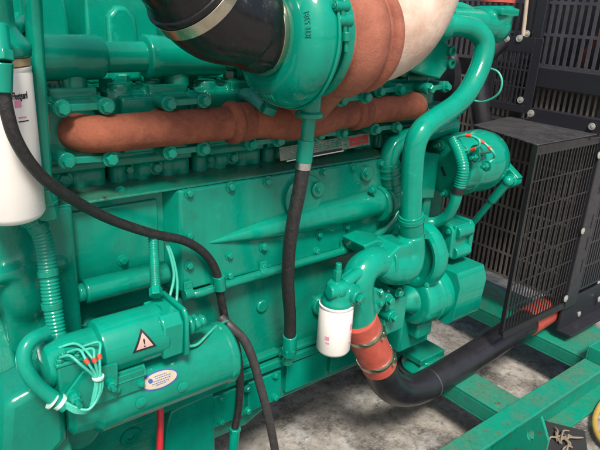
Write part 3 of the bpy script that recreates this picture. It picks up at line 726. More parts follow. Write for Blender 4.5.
# ================================================================== spin-on filters
fx = at(10, 200, y=-.12).x
F1 = thing('spin_on_filter', 'tall white filter canister at the upper left with black lettering and pink square', 'filter', (fx, -.12, 1.2))
k = MB(); k.lathe((fx, -.12, 1.203), (0, 0, 1), [(0, .03), (.001, .042), (.006, .052), (.016, .0585), (.262, .0585), (.267, .057), (.270, .0585), (.274, .0585), (.276, .05)], n=72); k.build('canister', 'white', F1, smooth=40)
k = MB(); k.lathe((fx, -.12, 1.480), (0, 0, 1), [(0, .05), (.0, .0575), (.012, .0575), (.012, .05)], n=64); k.build('gasket_ring', 'brass', F1)
def onfil(px, py):
    p = at(px, py, y=-.12-.05)
    # angle about the axis where the sight line meets the canister
    d = (p-CAM).normalized(); o = CAM-V((fx, -.12, 0)); A = d.x**2+d.y**2; B = 2*(o.x*d.x+o.y*d.y); C_ = o.x**2+o.y**2-.0587**2
    t = (-B-math.sqrt(max(0, B*B-4*A*C_)))/(2*A); q = CAM+t*d; return math.atan2(q.y+.12, q.x-fx), q.z
def fmap(ang, z, r0=.0587):
    return lambda x, y, h: V((fx+(r0+h)*math.cos(ang+x/r0), -.12+(r0+h)*math.sin(ang+x/r0), z+y))
k = MB(); a_, z_ = onfil(20.5, 96); text_bm(k, 'Fleetguard', .0125, (lambda f: (lambda x, y, h: f(x*.55, y*1.35, h)))(fmap(a_, z_)), .0006, .0003); k.cut()
a_, z_ = onfil(23, 122); ff = fmap(a_, z_); k.prism([ff(x, .0, 0) for x in (-.008, 0, .012)]+[ff(x, .002, 0) for x in (.012, 0, -.008)], (ff(0, 0, .0005)-ff(0, 0, 0)))
k.build('lettering', 'black', F1)
k = MB(); a_, z_ = onfil(18, 104); ff = fmap(a_, z_); xs = [-.006, -.003, 0, .003, .006]
k.prism([ff(x, -.006, 0) for x in xs]+[ff(x, .006, 0) for x in xs[::-1]], (ff(0, 0, .0006)-ff(0, 0, 0)))
a_, z_ = onfil(22.5, 117.5); ff = fmap(a_, z_); xs = [-.007+.003*i for i in range(6)]
k.prism([ff(x, -.0012, 0) for x in xs]+[ff(x, .0012, 0) for x in xs[::-1]], (ff(0, 0, .0006)-ff(0, 0, 0)))
k.build('pink_print', 'pink', F1)
k = MB(); k.lathe((fx, -.12, 1.492), (0, 0, 1), [(0, .05), (.0, .061), (.02, .063), (.035, .05), (.05, .04), (.10, .04)], n=48)
k.bx(fx-.2, fx+.02, -.15, .0, 1.52, 1.58); k.cyl((fx+.03, -.10, 1.525), (fx+.075, -.02, 1.545), .018)
k.build('filter_base', 'cast', E, voxel=.006, soft=3)

F2 = thing('spin_on_filter', 'short white filter canister with faded pink print above the red hose coupling', 'filter', (fc.x, fc.y, .655))
k = MB(); k.lathe((fc.x, fc.y, .655), (0, 0, 1), [(0, .03), (.001, .038), (.005, .044), (.014, .0495), (.145, .0495), (.149, .048), (.152, .0505), (.157, .0505), (.158, .045)], n=64); k.build('canister', 'white', F2, smooth=40)
def f2map(ang, z, r0=.0497): return lambda x, y, h: V((fc.x+(r0+h)*math.cos(ang+x/r0), fc.y+(r0+h)*math.sin(ang+x/r0), z+y))
k = MB(); rnd = random.Random(3)
for ang, zz, w, hgt in ((-2.75, .72, .014, .012), (-2.70, .705, .012, .006), (-1.15, .75, .012, .02), (-1.05, .72, .010, .018), (-1.2, .70, .012, .006)):
    ff = f2map(ang, zz); xs = [-w/2+w*i/4 for i in range(5)]
    k.prism([ff(x, -hgt/2, -.0003) for x in xs]+[ff(x, hgt/2, -.0003) for x in xs[::-1]], (ff(0, 0, .0005)-ff(0, 0, 0))); k.cut()
tag(k.build('pink_print', 'pink', F2))

# ================================================================== coolant pipe
Pp = thing('coolant_pipe', 'glossy green bent coolant pipe running down in front of the alternator', 'pipe', at(410, 218, y=-.14))
pts = [at(*q[:2], y=q[2]) for q in ((436, 27, -.03), (455, 25, -.05), (473, 29, -.07), (484, 42, -.09), (481, 64, -.10), (470, 88, -.11), (457, 104, -.12), (437, 118, -.13), (422, 130, -.14), (414.5, 148, -.14), (412, 180, -.14), (411, 216, -.14))]
k = MB(); k.tube(pts, .0325, n=36, sub=10); k.build('pipe', 'gloss', Pp, smooth=60)
k = MB(); d = (pts[1]-pts[0]).normalized(); k.lathe(pts[0]-d*.05, d, [(0, .040), (.002, .046), (.05, .046), (.055, .040), (.06, .043), (.085, .043), (.088, .036)], n=40); k.build('upper_coupling', 'gloss', Pp, bevel=.001)
k = MB(); t0, t1 = at(411, 214, y=-.14), at(412, 238, y=-.135); d = t1-t0; k.lathe(t0, d, [(0, .033), (.001, .038), (d.length, .038), (d.length+.001, .033)], n=40); k.build('lower_coupling', 'green', Pp)
k = MB()
for s_ in (.16, .80):
    c = t0+d*s_; k.lathe(c, d, [(-.006, .037), (-.006, .0405), (-.002, .0415), (.002, .0405), (.006, .0415), (.007, .037)], n=40)
    k.obox(c+V((.03, -.032, 0)), (V((.7, .7, 0)), V((.7, -.7, 0)), NZ), (.016, .006, .008))
k.build('clamp', 'green', Pp)

P2 = thing('heater_pipe', 'green elbow pipe with clamped hose sleeve behind the glossy coolant pipe', 'pipe', at(388, 190, y=0.))
k = MB(); k.tube([at(389, 170, y=.0), at(389, 158, y=.0), at(395, 145, y=.0), at(410, 137, y=.0), at(430, 131, y=.0), at(452, 125, y=.01)], .031, n=28); k.build('pipe', 'gloss', P2, smooth=60)
t0, t1 = at(388, 162, y=0.), at(391, 194, y=0.); d = t1-t0; L = d.length
k = MB(); k.lathe(t0, d, [(0, .031), (.001, .037), (L*.3, .037), (L*.42, .035), (L*.58, .035), (L*.7, .037), (L, .037), (L+.001, .03)], n=36); k.build('hose_sleeve', 'cast', P2)
k = MB()
for s_ in (.14, .36, .68, .88): k.lathe(t0+d*s_, d, [(-.004, .036), (-.004, .0395), (0, .0405), (.004, .0395), (.004, .036)], n=36); k.cut()
k.build('clamp', 'green', P2)

# radiator bottom duct with red silicone coupling
D = thing('radiator_return_duct', 'black elbow duct from the red silicone coupling to the radiator', 'duct', at(405, 395, y=-.13))
a0_, a1_ = at(358, 318, y=-.14), at(379, 365, y=-.14); dr = (a1_-a0_); L = dr.length; dn = dr.normalized()
k = MB(); k.lathe(a0_, dr, [(0, .05), (.001, .0575), (L*.3, .058), (L*.55, .0575), (L, .058), (L+.001, .05)], n=48); k.build('red_coupling', 'red', D)
for s_ in (.25, .80):
    k = MB(); c = a0_+dr*s_; k.lathe(c, dr, [(-.009, .057), (-.009, .0605), (-.007, .0612), (.007, .0612), (.009, .0605), (.009, .057)], n=48)
    q = c+V((.045, -.042, .0)); k.obox(q, (V((.75, .66, 0)), V((.66, -.75, 0)), dn), (.013, .006, .010)); k.cyl(q+V((-.03, -.026, 0)), q+V((.025, .022, 0)), .005, n=12)
    k.build('hose_clamp', 'zinc', D)
k = MB(); e0 = a0_+dr*.9
dpts = [e0, a1_+dn*.02, at(386, 381, y=-.135), at(399, 390, y=-.13), at(418, 388.5, y=-.125), at(440, 377, y=-.12), at(470, 358.5, y=-.12), at(500, 339, y=-.12), at(530, 320, y=-.12), at(556, 304, y=-.12), at(578, 291, y=-.12)]
k.tube(dpts, .0555, n=40, sub=10); k.build('pipe', 'duct', D, smooth=60)
k = MB(); c = at(430, 383.2, y=-.122); k.lathe(c, at(442, 376, y=-.12)-c, [(-.002, .05), (-.002, .0565), (.001, .057), (.003, .0565), (.003, .05)], n=48); k.build('weld_seam', 'dusty', D)
k = MB(); c = at(526, 322.5, y=-.12); dd = at(556, 304, y=-.12)-c; k.lathe(c, dd, [(0, .054), (.0, .0605), (.17, .0605), (.17, .05)], n=48); k.build('radiator_coupling', 'red', D)

# ================================================================== air inlet hose
A = thing('air_intake_hose', 'shiny black rubber elbow hose with steel band clamps on the compressor inlet', 'hose', (.70, -.16, 1.54))
ap = [V((.792, -.15, 1.542)), V((.765, -.15, 1.542)), at(246, 24, y=-.152), at(216, 14, y=-.16), at(196, -3, y=-.168), at(185, -22, y=-.176), at(181, -32, y=-.18)]
k = MB(); k.tube(ap, [.086, .087, .091, .094, .092, .089, .088], n=56, sub=10); k.build('elbow', 'elbow', A, smooth=60)
k = MB(); k.lathe(ap[1]+V((-.0, 0, 0)), (1, 0, 0), [(.004, .084), (.004, .0905), (.027, .0905), (.027, .084)], n=64); k.build('band_clamp', 'zinc', A, bevel=.0008)
d = (ap[-1]-ap[-4]).normalized(); c = ap[-3]
k = MB(); k.lathe(c, d, [(-.013, .088), (-.013, .0945), (.013, .0945), (.013, .088)], n=64); k.build('band_clamp', 'zinc', A, bevel=.0008)
k = MB(); k.lathe(c+d*.014, d, [(0, .085), (.001, .0945), (.008, .096), (.014, .0945), (.016, .087), (.024, .086), (.026, .083), (.40, .083)], n=56); k.build('intake_pipe', 'elbow', A, bevel=.002)

# lagged exhaust pipe
k = MB(); k.tube([(1.085, -.15, 1.535), (1.14, -.15, 1.54), (1.205, -.145, 1.565), (1.255, -.14, 1.615), (1.285, -.14, 1.69), (1.295, -.14, 1.80), (1.295, -.14, 1.95)], [.115, .112, .108, .106, .105, .105, .105], n=48, sub=8)
tag(k.build('exhaust_pipe', 'lag', smooth=60), 'pale lagged exhaust elbow pipe rising from the rusty turbine housing', 'pipe')

# ================================================================== hoses, conduits, cables
H1 = thing('rubber_hose', 'thin black rubber hose sweeping from the tall white filter across the side covers', 'hose', at(105, 217, y=-.05))
hp_ = [at(*q[:2], y=q[2]) for q in ((3, 88, -.22), (7, 112, -.22), (16, 140, -.215), (34, 168, -.20), (60, 191, -.17), (105, 217, -.10), (150, 233, -.06), (185, 241, -.04), (206, 255, -.03), (217, 274, -.025), (221, 298, -.02), (226, 322, -.02), (236, 345, -.02), (240, 375, -.02), (239, 405, -.02), (235, 428, -.02))]
k = MB(); k.tube(hp_, .0110, n=18, sub=10); k.build('hose', 'hose', H1, smooth=60)
k = MB(); c0, c1 = at(2, 92, y=-.22), at(2, 62, y=-.22); c2 = at(-3, 25, y=-.20)
k.cyl(c0, c1, .0155, .0165, n=24); k.cyl(c1, c1+(c2-c1)*.3, .019, n=6); k.tube([c1, c1+(c2-c1)*.5, c2], .016, n=20); k.build('end_fitting', 'gloss', H1, bevel=.002)
k = MB(); c = at(235, 428, y=-.02); k.cyl(c, at(233, 452, y=-.02), .015, n=20); k.cyl(c, c+V((0, 0, -.012)), .018, n=6); k.build('lower_fitting', 'gloss', H1, bevel=.001)
k = MB(); c = at(219, 283, y=-.025); k.lathe(c+V((0, 0, .02)), (.1, 0, -1), [(0, .012), (.0, .0165), (.04, .0165), (.04, .012)], n=24); k.bx(c.x-.01, c.x+.01, c.y, .03, c.z-.015, c.z+.015); k.build('clip', 'green', H1, bevel=.001)

k = MB(); k.tube([at(*q[:2], y=q[2]) for q in ((221, 318, -.03), (231, 327, -.06), (244, 340, -.08), (253, 360, -.09), (260, 385, -.095), (268, 415, -.10), (275, 450, -.10), (279, 480, -.10))], .0125, n=18, sub=10)
tag(k.build('battery_cable', 'cable', smooth=60), 'grey black battery cable hanging down past the end of the starter motor', 'cable')

H2 = thing('oil_drain_hose', 'black oil drain hose with green metal ends hanging straight below the turbocharger', 'hose', at(290, 345, y=-.04))
k = MB(); k.tube([at(311, 96, y=-.15), at(308, 130, y=-.148), at(305, 158, y=-.145)], .0165, n=24); k.build('upper_tube', 'gloss', H2)
k = MB(); k.cyl(at(306.5, 140, y=-.147), at(304, 162, y=-.145), .0205, n=28); k.build('sleeve', 'gloss', H2, bevel=.002)
k = MB(); k.cyl(at(304, 161, y=-.145), at(303, 169, y=-.144), .0195, n=28); k.build('ferrule', 'steel', H2, bevel=.001)
k = MB(); k.tube([at(303, 168, y=-.144), at(299, 192, y=-.14), at(293, 222, y=-.13), at(289, 252, y=-.115), at(288, 285, y=-.095), at(290, 315, y=-.07), at(290, 337, y=-.055)], .0175, n=24); k.build('hose', 'hose', H2, smooth=60)
k = MB(); k.cyl(at(290, 335, y=-.056), at(289.5, 349, y=-.05), .021, n=28); k.cyl(at(289.5, 347, y=-.05), at(289, 354, y=-.045), .024, n=6); k.cyl(at(289, 352, y=-.045), at(287, 362, y=-.03), .017, n=20)
k.build('lower_fitting', 'gloss', H2, bevel=.002)

k = MB(); cp = [at(*q[:2], y=q[2]) for q in ((184, 296, .01), (200, 293, -.005), (228, 284, -.008), (262, 274, -.008), (300, 263, -.008), (340, 252, -.01), (368, 241, -.012), (388, 226, -.015), (398, 212, -.01))]
cdt = thing('wiring_conduit', 'slim green conduit clipped along the lower edge of the big side cover', 'conduit', cp[2])
k.tube(cp, .0125, n=18); k.build('conduit', 'cast', cdt, smooth=60)
for px, py in ((263, 273), (343, 250.5), (188, 294)):
    k = MB(); c = at(px, py, y=-.008); k.lathe(c, cp[4]-cp[3], [(-.012, .0125), (-.012, .0155), (.012, .0155), (.012, .0125)], n=24); k.bx(c.x-.012, c.x+.012, c.y-.002, c.y+.004, c.z, c.z+.035); k.build('clip', 'green', cdt, bevel=.001)

cd2 = thing('wiring_conduit', 'thick ribbed green conduit curving down beside the flywheel housing to the starter motor', 'conduit', at(52, 305, y=-.10))
k = MB(); k.tube([at(*q[:2], y=q[2]) for q in ((-12, 214, -.05), (8, 214, -.05), (26, 218, -.055), (38, 228, -.06), (44, 245, -.065), (48, 272, -.075), (52, 303, -.09), (57, 334, -.11))], .0185, n=20, corr=(.0075, .05)); k.build('ribbed_tube', 'green', cd2, smooth=80)
k = MB()
for a, b_ in (((47.5, 270, -.075), (48.5, 276, -.078)), ((51.5, 302, -.09), (52.5, 308, -.092)), ((36, 224, -.058), (40, 230, -.06))):
    p, q = at(*a[:2], y=a[2]), at(*b_[:2], y=b_[2]); k.cyl(p, q, .021, n=24); k.cut()
k.build('tie_band', 'green', cd2, bevel=.001)
cd3 = thing('wiring_conduit', 'short ribbed green conduit standing on the starter solenoid end bracket', 'conduit', at(155, 292, y=-.12))
k = MB(); k.tube([at(153, 236, y=-.05), at(154, 255, y=-.07), at(155, 275, y=-.1), at(156, 296, y=-.14)], .011, n=18, corr=(.006, .06)); k.build('ribbed_tube', 'green', cd3, smooth=80)
k = MB(); k.cyl(at(155.5, 288, y=-.125), at(156, 296, y=-.14), .015, n=6); k.build('nut', 'gloss', cd3, bevel=.001)
cd4 = thing('starter_cable', 'thick green cable looping from the solenoid end to the tied wires', 'cable', at(30, 365, y=-.18))
k = MB(); k.tube([at(*q[:2], y=q[2]) for q in ((46, 333, -.15), (33, 339, -.165), (25, 350, -.175), (25, 366, -.185), (36, 384, -.195), (52, 397, -.205), (66, 406, -.215))], .0145, n=20); k.build('sheath', 'gloss', cd4, smooth=60)
k = MB(); c = at(60, 402, y=-.21); k.lathe(c, at(66, 406, y=-.215)-at(52, 397, y=-.205), [(-.004, .014), (-.004, .0165), (.004, .0165), (.004, .014)], n=24); k.cut(); k.lathe(c-V((.014, 0, -.008)), at(66, 406, y=-.215)-at(52, 397, y=-.205), [(-.0018, .014), (-.0018, .0168), (.0018, .0168), (.0018, .014)], n=24); k.build('cable_tie', 'wirewhite', cd4)

# the bundle of wires from the starter terminals
Wb = thing('wire_bundle', 'bundle of pale green wires with red sleeves looped below the starter terminals', 'wires', at(98, 375, y=-.23))
tie = at(98, 377, y=-.245); endw = at(66, 405, y=-.235)
for i, p in enumerate(TP):
    k = MB(); o1 = V((.0035*(i-2), -.002*(i % 2), 0)); s0 = p+V((0, -.004, .012))
    k.tube([s0, s0+V((.012+.005*i, -.02, .010)), s0.lerp(tie, .55)+V((.006*(i-1), -.016, .02)), tie+o1, at(97, 394, y=-.25)+o1, at(88, 409, y=-.25)+V((0, -.002*i, .0025*(i-2))), at(76, 410, y=-.245)+V((0, 0, .003*(i-2))), endw+V((0, 0, .003*(i-2)))], .0029, n=12, sub=10)
    k.build('wire', 'wire', Wb, smooth=60)
    if i in (1, 2, 3):
        k = MB(); q0_, q1_ = s0.lerp(tie, .50)+V((.006*(i-1), -.0155, .021)), s0.lerp(tie, .60)+V((.006*(i-1), -.0155, .017)); k.cyl(q0_, q1_, .0046, n=14); k.build('red_sleeve', 'orange', Wb)
k = MB(); k.lathe(tie, (0, .1, -1), [(-.002, .006), (-.002, .0118), (.002, .0118), (.002, .006)], n=20); k.build('cable_tie', 'wirewhite', Wb)

# thin wires
w2 = thing('thin_wires', 'pair of thin pale green wires dropping beside the side cover corner', 'wires', at(174, 285, y=-.07))
for j, q in enumerate((((165, 242), (170, 255), (174, 275), (171, 292), (168, 301)), ((167, 242), (173, 258), (177, 278), (177, 295), (176, 304)))):
    k = MB(); k.tube([at(x, y, y=-.04-.012*i) for i, (x, y) in enumerate(q)], .0035, n=10); k.build('wire', 'wire', w2, smooth=60)
k = MB(); k.tube([at(175, 338, y=-.15), at(182, 345, y=-.17), at(196, 345, y=-.17), at(208, 334, y=-.15), at(218, 325, y=-.11), at(228, 321, y=-.05)], .0035, n=10)
tag(k.build('earth_wire', 'wire', smooth=60), 'single thin green wire curving across the top of the starter casing', 'wire')
k = MB(); k.tube([at(489, 68, x=1.8), at(498, 72, x=1.8), at(502, 82, x=1.8), at(498, 94, x=1.8), at(486, 101, x=1.8), at(476, 101, x=1.8), at(466, 96, x=1.78), at(461, 88, x=1.75)], .0035, n=10)
tag(k.build('looped_wire', 'wire', smooth=60), 'thin green wire making an open loop beside the black mesh panel', 'wire')
W3 = thing('marked_wire', 'green wire ring with red marker bands lying on the alternator face', 'wire', at(466, 145, x=1.56))
ringp = [at(466+14*math.cos(t), 143+7.5*math.sin(t), x=1.57) for t in [i*2*math.pi/16 for i in range(17)]]
k = MB(); k.tube(ringp, .004, n=10, sub=4); k.build('wire', 'wire', W3, smooth=60)
k = MB(); k.tube([at(475, 138, x=1.57), at(484, 143, x=1.59), at(493, 152, x=1.6), at(494, 158, x=1.62), at(487, 164, x=1.6)], .004, n=10); k.build('wire_tail', 'wire', W3, smooth=60)
k = MB()
for i0 in (2, 6, 12): k.cyl(ringp[i0], ringp[i0+1], .0052, n=12); k.cut()
k.cyl(at(478, 139.5, x=1.575), at(484, 143, x=1.59), .0052, n=12); k.cut(); k.cyl(at(488, 146.5, x=1.593), at(492, 151, x=1.6), .0052, n=12)
k.build('red_marker', 'orange', W3)
c5 = thing('alternator_conduit', 'ribbed green conduit with black tape bending down from the alternator face', 'conduit', at(456, 195, x=1.58))
k = MB(); k.tube([at(453, 140, x=1.575), at(459, 152, x=1.565), at(463, 168, x=1.56), at(460, 184, x=1.56), at(458, 190, x=1.56)], .0195, n=20, corr=(.008, .045)); k.build('ribbed_tube', 'gloss', c5, smooth=80)
k = MB(); k.cyl(at(459, 187, x=1.56), at(457.5, 193, x=1.56), .0205, n=24); k.build('tape', 'black', c5)
k = MB(); k.tube([at(457.5, 192, x=1.56), at(454, 204, x=1.56), at(447, 216, x=1.56), at(436, 222, x=1.55), at(424, 223, x=1.52)], .0185, n=22); k.build('pipe', 'gloss', c5, smooth=60)
k = MB(); k.tube([at(437, 9, y=.0), at(450, 7, y=.0), at(461, 8, y=.0), at(471, 13, y=-.01), at(477, 24, y=-.02), at(478, 34, y=-.02)], .016, n=20, corr=(.008, .05))
tag(k.build('upper_conduit', 'gloss', smooth=80), 'ribbed green conduit bending over the thermostat housing at the top', 'conduit')
k = MB(); k.tube([at(160, 400, y=-.05), at(160.5, 420, y=-.06), at(160, 440, y=-.07), at(159, 470, y=-.07)], .009, n=16)
tag(k.build('red_cable', 'redcable', smooth=60), 'bright red cable hanging under the starter motor', 'cable')
vp = thing('vertical_pipe', 'plain green vertical pipe standing right beside the tall white filter', 'pipe', at(44, 205, y=-.07))
k = MB(); k.tube([at(32, -20, y=-.07), at(36, 60, y=-.07), at(40, 120, y=-.07), at(46, 205, y=-.07)], .0155, n=24); k.build('pipe', 'green', vp, smooth=60)
k = MB(); k.cyl(at(45, 188, y=-.07), at(48, 218, y=-.07), .021, n=24); k.cyl(at(45.5, 200, y=-.07), at(46, 204, y=-.07), .0235, n=24); k.build('end_fitting', 'green', vp, bevel=.002)
k = MB(); k.tube([at(17, -20, y=.0), at(22, 20, y=.0), at(27, 48, y=-.03)], .017, n=24); tag(k.build('short_pipe', 'green', smooth=60), 'green pipe joining the filter base at the upper left corner', 'pipe')

# outlet hose on the thermostat housing
oh = thing('outlet_hose', 'yellowed hose end with red ring standing on the thermostat housing', 'hose', th+V((0, 0, .06)))
k = MB(); k.lathe(th+V((0, 0, .068)), (0, 0, 1), [(0, .048), (0, .056), (.012, .056), (.012, .048)], n=40); k.build('ring', 'red', oh)
k = MB(); k.lathe(th+V((0, 0, .08)), (0, 0, 1), [(0, .05), (.2, .05)], n=40); k.build('hose', 'brass', oh)

# ================================================================== radiator and its guards
Rg = thing('radiator', 'dark radiator with black slotted guard panels and bright round bolts', 'radiator', (2.6, .3, .3))
RX = 2.35
k = MB(); k.bx(RX+.22, RX+.40, -.16, 1.35, .36, 2.2); k.build('core', 'core', Rg, bevel=.01)
def grille(mb, o, u, w, W, H, bw, pitch, hb, hp, th, frame=0, rib=None):
    """slotted sheet: o corner, u/w unit axes, vertical bars of width bw each pitch, horizontal bands hb each hp"""
    u, w = V(u), V(w); n = u.cross(w); N = int(W/pitch)
    for i in range(N+1):
        x = i*W/N; mb.obox(o+u*x+w*H/2, (u, w, n), (bw/2, H/2, th/2))
    K = max(1, int(round(H/hp)))
    for j in range(K+1): mb.obox(o+u*W/2+w*(j*H/K), (u, w, n), (W/2+bw/2, hb/2, th*.42))
    return mb
k = MB(); grille(k, V((RX, -.20, 1.42)), (0, 1, 0), (0, 0, 1), 1.45, .72, .0125, .0290, .012, .125, .005); k.build('upper_guard', 'litguard', Rg)
k = MB(); grille(k, V((RX, -.20, .475)), (0, 1, 0), (0, 0, 1), 1.45, .86, .0095, .0245, .010, .105, .006); k.build('lower_guard', 'brownguard', Rg)
k = MB(); k.bx(RX-.035, RX+.01, -.21, .20, 1.335, 1.415); k.build('cross_bar', 'guard', Rg, bevel=.004)
k = MB(); k.bx(RX-.012, RX+.02, .145, .20, 1.16, 2.1); k.bx(RX-.02, RX+.012, .115, .160, 1.43, 2.1); k.build('guard_post', 'guard', Rg, bevel=.003)
k = MB(); k.bx(RX-.01, RX+.09, -.214, -.165, .44, 2.0); k.bx(RX+.0, RX+.25, -.175, -.165, .44, .50); cpst = k.build('corner_post', 'guard', Rg, bevel=.004)
k = MB()
for zz in (.60, .70, .80, .95, 1.05): k.bx(RX+.055, RX+.062, -.2155, -.213, zz, zz+.06); k.cut()
k.build('post_slot', 'black', Rg)
k = MB(); grille(k, V((RX+.10, -.20, .50)), (1, 0, 0), (0, 0, 1), .42, 1.2, .0105, .022, .010, .11, .005); k.bx(RX+.515, RX+.545, -.21, -.19, .47, 1.74); k.bx(RX+.09, RX+.545, -.208, -.192, 1.70, 1.735); k.build('side_guard', 'guard', Rg)
# bracket panel with small slots
k = MB(); by0, by1, bz0, bz1 = .085, .315, 1.225, 1.525; bxp = RX-.05
k.bx(bxp, bxp+.005, by0, by0+.035, bz0, bz1); k.bx(bxp, bxp+.005, by1-.03, by1, bz0, bz1); k.bx(bxp, bxp+.005, by0+.035, by1-.03, bz1-.06, bz1); k.bx(bxp, bxp+.005, by0+.035, by1-.03, bz0, bz0+.03)
grille(k, V((bxp+.0025, by0+.04, bz0+.03)), (0, 1, 0), (0, 0, 1), by1-by0-.075, bz1-bz0-.09, .008, .0185, .008, .07, .004)
k.build('bracket_panel', 'guard', Rg, bevel=.0015)
k = MB(); k.bx(bxp-.0, bxp+.045, by0-.30, by0+.0, bz0-.035, bz0+.028); k.bx(bxp-.06, bxp+.045, by0-.30, by1+.02, bz0-.04, bz0-.034); k.build('lower_flange', 'guard', Rg, bevel=.002)
for px, py, xx in ((507, 39, bxp), (519.5, 38.5, bxp), (527, 34, RX-.02), (529, 57.5, RX-.012), (520.5, 100, bxp), (531, 113.5, bxp), (592, 126.5, RX-.055)):
    instance('bolt', B_GUARD, at(px, py, x=xx), NX, Rg, scale=1.05)
for px, py in ((582.5, 231), (565.5, 298.5), (599, 155), (599, 299)): instance('bolt', B_GUARD, at(px, py, y=-.2145), NY, Rg, scale=1.05)
k = MB(); k.bx(RX+.005, RX+.62, -.2, -.19, .335, .47); k.bx(RX+.005, RX+.62, -.26, -.19, .325, .335); k.build('bottom_panel', 'guard', Rg, bevel=.002)
for px, py in ((579, 314), (597, 318)): instance('bolt', B_GUARD, at(px, py, y=-.2005), NY, Rg)
# cage round the fan: bent shelf and side mesh
k = MB(); zt = 1.195
k.prism([(1.885, -.204, zt), (2.345, -.204, zt), (2.345, .19, zt), (1.985, .13, zt)], (0, 0, .004)); k.build('shelf', 'perf', Rg, bevel=.001)
k = MB(); grille(k, V((1.895, -.204, .475)), (1, 0, 0), (0, 0, 1), .45, zt-.475-.03, .0062, .0205, .005, .10, .003)
k.prism([(1.888, -.2075, .472), (2.345, -.2075, .472), (2.345, -.212, .448), (1.895, -.212, .448)], (0, .004, 0)); k.bx(1.884, 1.893, -.207, -.192, .462, zt); k.bx(1.886, 2.345, -.2065, -.201, zt-.034, zt-.001); k.bx(1.886, 2.345, -.207, -.201, .462, .478)
k.build('side_mesh', 'meshblack', Rg)
k = MB(); k.tube([(RX+.12, .02, 1.40), (RX+.10, -.03, 1.5), (RX+.10, -.10, 1.62), (RX+.1, -.2, 1.75)], .012, n=12); tag(k.build('rusty_stay', 'rustrod', Rg), 'rusty diagonal stay behind the slots')
k = MB(); k.cyl(at(523, 36, x=RX-.03), at(529, -20, x=RX-.03), .008, n=14); k.build('tan_rod', 'tan', Rg)
# black fan hose to the left of the bracket
k = MB(); k.tube([at(500, 40, x=2.2), at(484, 58, x=2.15), at(478, 80, x=2.12), at(479, 105, x=2.12), at(482, 130, x=2.14), at(480, 150, x=2.16)], .042, n=24)
tag(k.build('breather_hose', 'duct', smooth=60), 'thick dark hose in the gap beside the black bracket panel', 'hose')

# ================================================================== skid frame
Sk = thing('skid_frame', 'green steel skid frame of channels with scuffed and rusty edges', 'frame', (1.2, 0, .08))
k = MB(); k.bx(-.6, 4.2, -.445, -.36, .288, .30); k.bx(-.6, 4.2, -.372, -.36, .10, .288); k.bx(-.6, 4.2, -.445, -.36, .086, .10)
k.build('side_rail', 'skid', Sk, bevel=.003)
k = MB(); k.bx(-.6, 4.2, 1.0, 1.085, .288, .30); k.bx(-.6, 4.2, 1.0, 1.012, .10, .288); k.bx(-.6, 4.2, 1.0, 1.085, .086, .10); k.build('side_rail', 'skid', Sk, bevel=.003)
for x0, x1, zb in ((1.70, 1.835, .222), (2.315, 2.62, .228), (.3, .44, .2)):
    k = MB(); k.bx(x0, x1, -.358, .998, .276, .288); k.bx(x0, x0+.012, -.358, .998, zb, .276); k.bx(x1-.012, x1, -.358, .998, zb, .276)
    k.bx(x0, x1, -.358, .998, zb-.010, zb); k.build('cross_member', 'skid', Sk, bevel=.003)
# lug plate with a slot
k = MB(); X = 1.665; n = 28; oc = at(530.5, 435, x=X)
outer = [(-.362, .288), (-.443, .288), (-.462, .20), (-.47, .102), (-.362, .102)]
lp = [at(px, py, x=X) for px, py in ((541, 417), (548, 442), (540, 470))]
outer = [(-.374, .286), (-.443, .286)]+[(p.y, p.z) for p in lp[:2]]+[(lp[2].y, .09), (-.374, .09)]
print('LUG', outer, oc)
def ray_hit(a):
    best = None
    for i in range(len(outer)):
        (y0, z0), (y1, z1) = outer[i], outer[(i+1) % len(outer)]; dy, dz = math.cos(a), math.sin(a); ey, ez = y1-y0, z1-z0
        den = dy*ez-dz*ey
        if abs(den) < 1e-9: continue
        t = ((y0-cy_)*ez-(z0-cz_)*ey)/den; s_ = ((y0-cy_)*dz-(z0-cz_)*dy)/den
        if t > 0 and -1e-6 <= s_ <= 1+1e-6 and (best is None or t < best): best = t
    return best
cy_, cz_ = oc.y, oc.z
rings = []
for xx in (X, X+.012):
    ro, ri = [], []
    for i in range(n):
        a = 2*math.pi*i/n; t = ray_hit(a); ro.append(k.bm.verts.new((xx, cy_+t*math.cos(a), cz_+t*math.sin(a))))
        ri.append(k.bm.verts.new((xx, cy_+.013*math.cos(a), cz_+.021*math.sin(a))))
    rings.append((ro, ri))
for (o1, i1) in rings: k.skin(o1, i1)
k.skin(rings[0][0], rings[1][0]); k.skin(rings[0][1], rings[1][1])
k.build('lug_plate', 'skid', Sk)
k = MB(); c = at(597, 362, y=-.40); k.bx(c.x-.03, c.x+.12, -.37, -.362, .30, .36); k.bx(c.x-.03, c.x-.022, -.44, -.37, .30, .36); k.build('angle_tab', 'skid', Sk, bevel=.002)
# engine mount on the near cross member
k = MB(); mc = at(422, 352, y=-.02); k.lathe((mc.x+.02, mc.y, .30), (0, 0, 1), [(0, .085), (.012, .088), (.03, .07), (.045, .06), (.05, .06)], n=48); k.bx(mc.x-.05, mc.x+.09, mc.y-.04, mc.y+.15, .345, .372)
em = k.build('engine_mount', 'cast', E, bevel=.004); k = MB(); k.lathe((mc.x+.02, mc.y, .289), (0, 0, 1), [(0, .10), (.012, .10)], n=40); k.build('rubber_pad', 'mat', E)

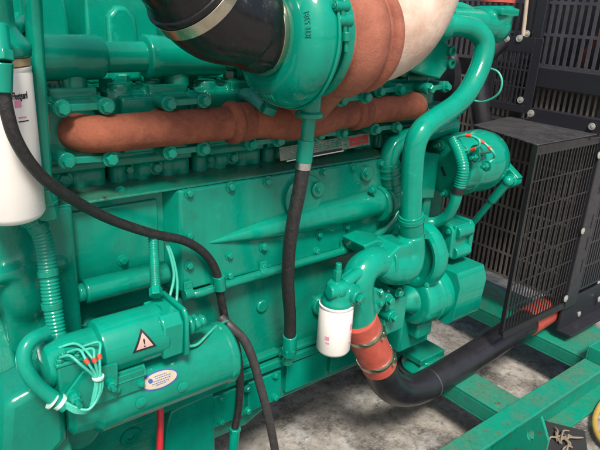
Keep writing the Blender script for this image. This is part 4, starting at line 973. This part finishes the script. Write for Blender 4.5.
# ================================================================== things on the floor
bo = at(566, 441, z=.12)
k = MB(); k.obox((bo.x, bo.y, .10), (V((.85, .52, 0)), V((-.52, .85, 0)), NZ), (.10, .075, .0195))
tag(k.build('rubber_block', 'mat', bevel=.006), 'small black rubber block lying on the floor by the skid rail', 'block')
k = MB()
for i in range(11):
    a = random.uniform(-.6, 1.2); p = V((bo.x-.02+random.uniform(-.04, .04), bo.y+random.uniform(-.03, .035), .124+.0006*i)); d = V((math.cos(a), math.sin(a), 0)); e_ = V((-d.y, d.x, 0)); L_ = random.uniform(.02, .05); w_ = random.uniform(-.012, .012)
    k.tube([p-d*L_, p-d*L_*.3+e_*w_+V((0, 0, .004)), p+d*L_*.4-e_*w_*.6+V((0, 0, .006)), p+d*L_+V((0, 0, .001))], [.0028, .0042, .004, .0024], n=8)
tag(k.build('rope_scrap', 'rope', smooth=60), 'tangle of pale frayed rope ends on the black rubber block', 'rope')
k = MB(); k.tube([at(606, 398, z=.105), at(599, 407, z=.105), at(594.5, 420, z=.105), at(597, 434, z=.105), at(606, 446, z=.105)], .011, n=16)
tag(k.build('yellow_hose', 'yellow', smooth=60), 'yellow hose curving on the floor at the right edge', 'hose')

# ================================================================== light
w = bpy.data.worlds.new("World"); S.world = w; w.use_nodes = True; nt = w.node_tree
sky = nt.nodes.new('ShaderNodeTexSky'); sky.sky_type = 'NISHITA'; sky.sun_disc = False
EL, AZ = math.radians(54), math.radians(210)      # AZ: compass angle from +Y towards +X
sky.sun_elevation = EL; sky.sun_rotation = AZ; sky.air_density = 1.0; sky.dust_density = 4.0; sky.ozone_density = .6
bg = nt.nodes['Background']; nt.links.new(sky.outputs[0], bg.inputs['Color']); bg.inputs['Strength'].default_value = .11
sd = bpy.data.lights.new('sun', 'SUN'); sd.energy = 3.5; sd.angle = math.radians(13); sd.color = (1, .95, .88)
so = bpy.data.objects.new('sun', sd); COL.objects.link(so)
dirv = V((math.sin(AZ)*math.cos(EL), math.cos(AZ)*math.cos(EL), math.sin(EL)))
so.rotation_euler = dirv.to_track_quat('Z', 'Y').to_euler(); so.location = dirv*10
S.view_settings.view_transform = 'Standard'; S.view_settings.look = 'None'; S.view_settings.exposure = .62; S.view_settings.gamma = 1
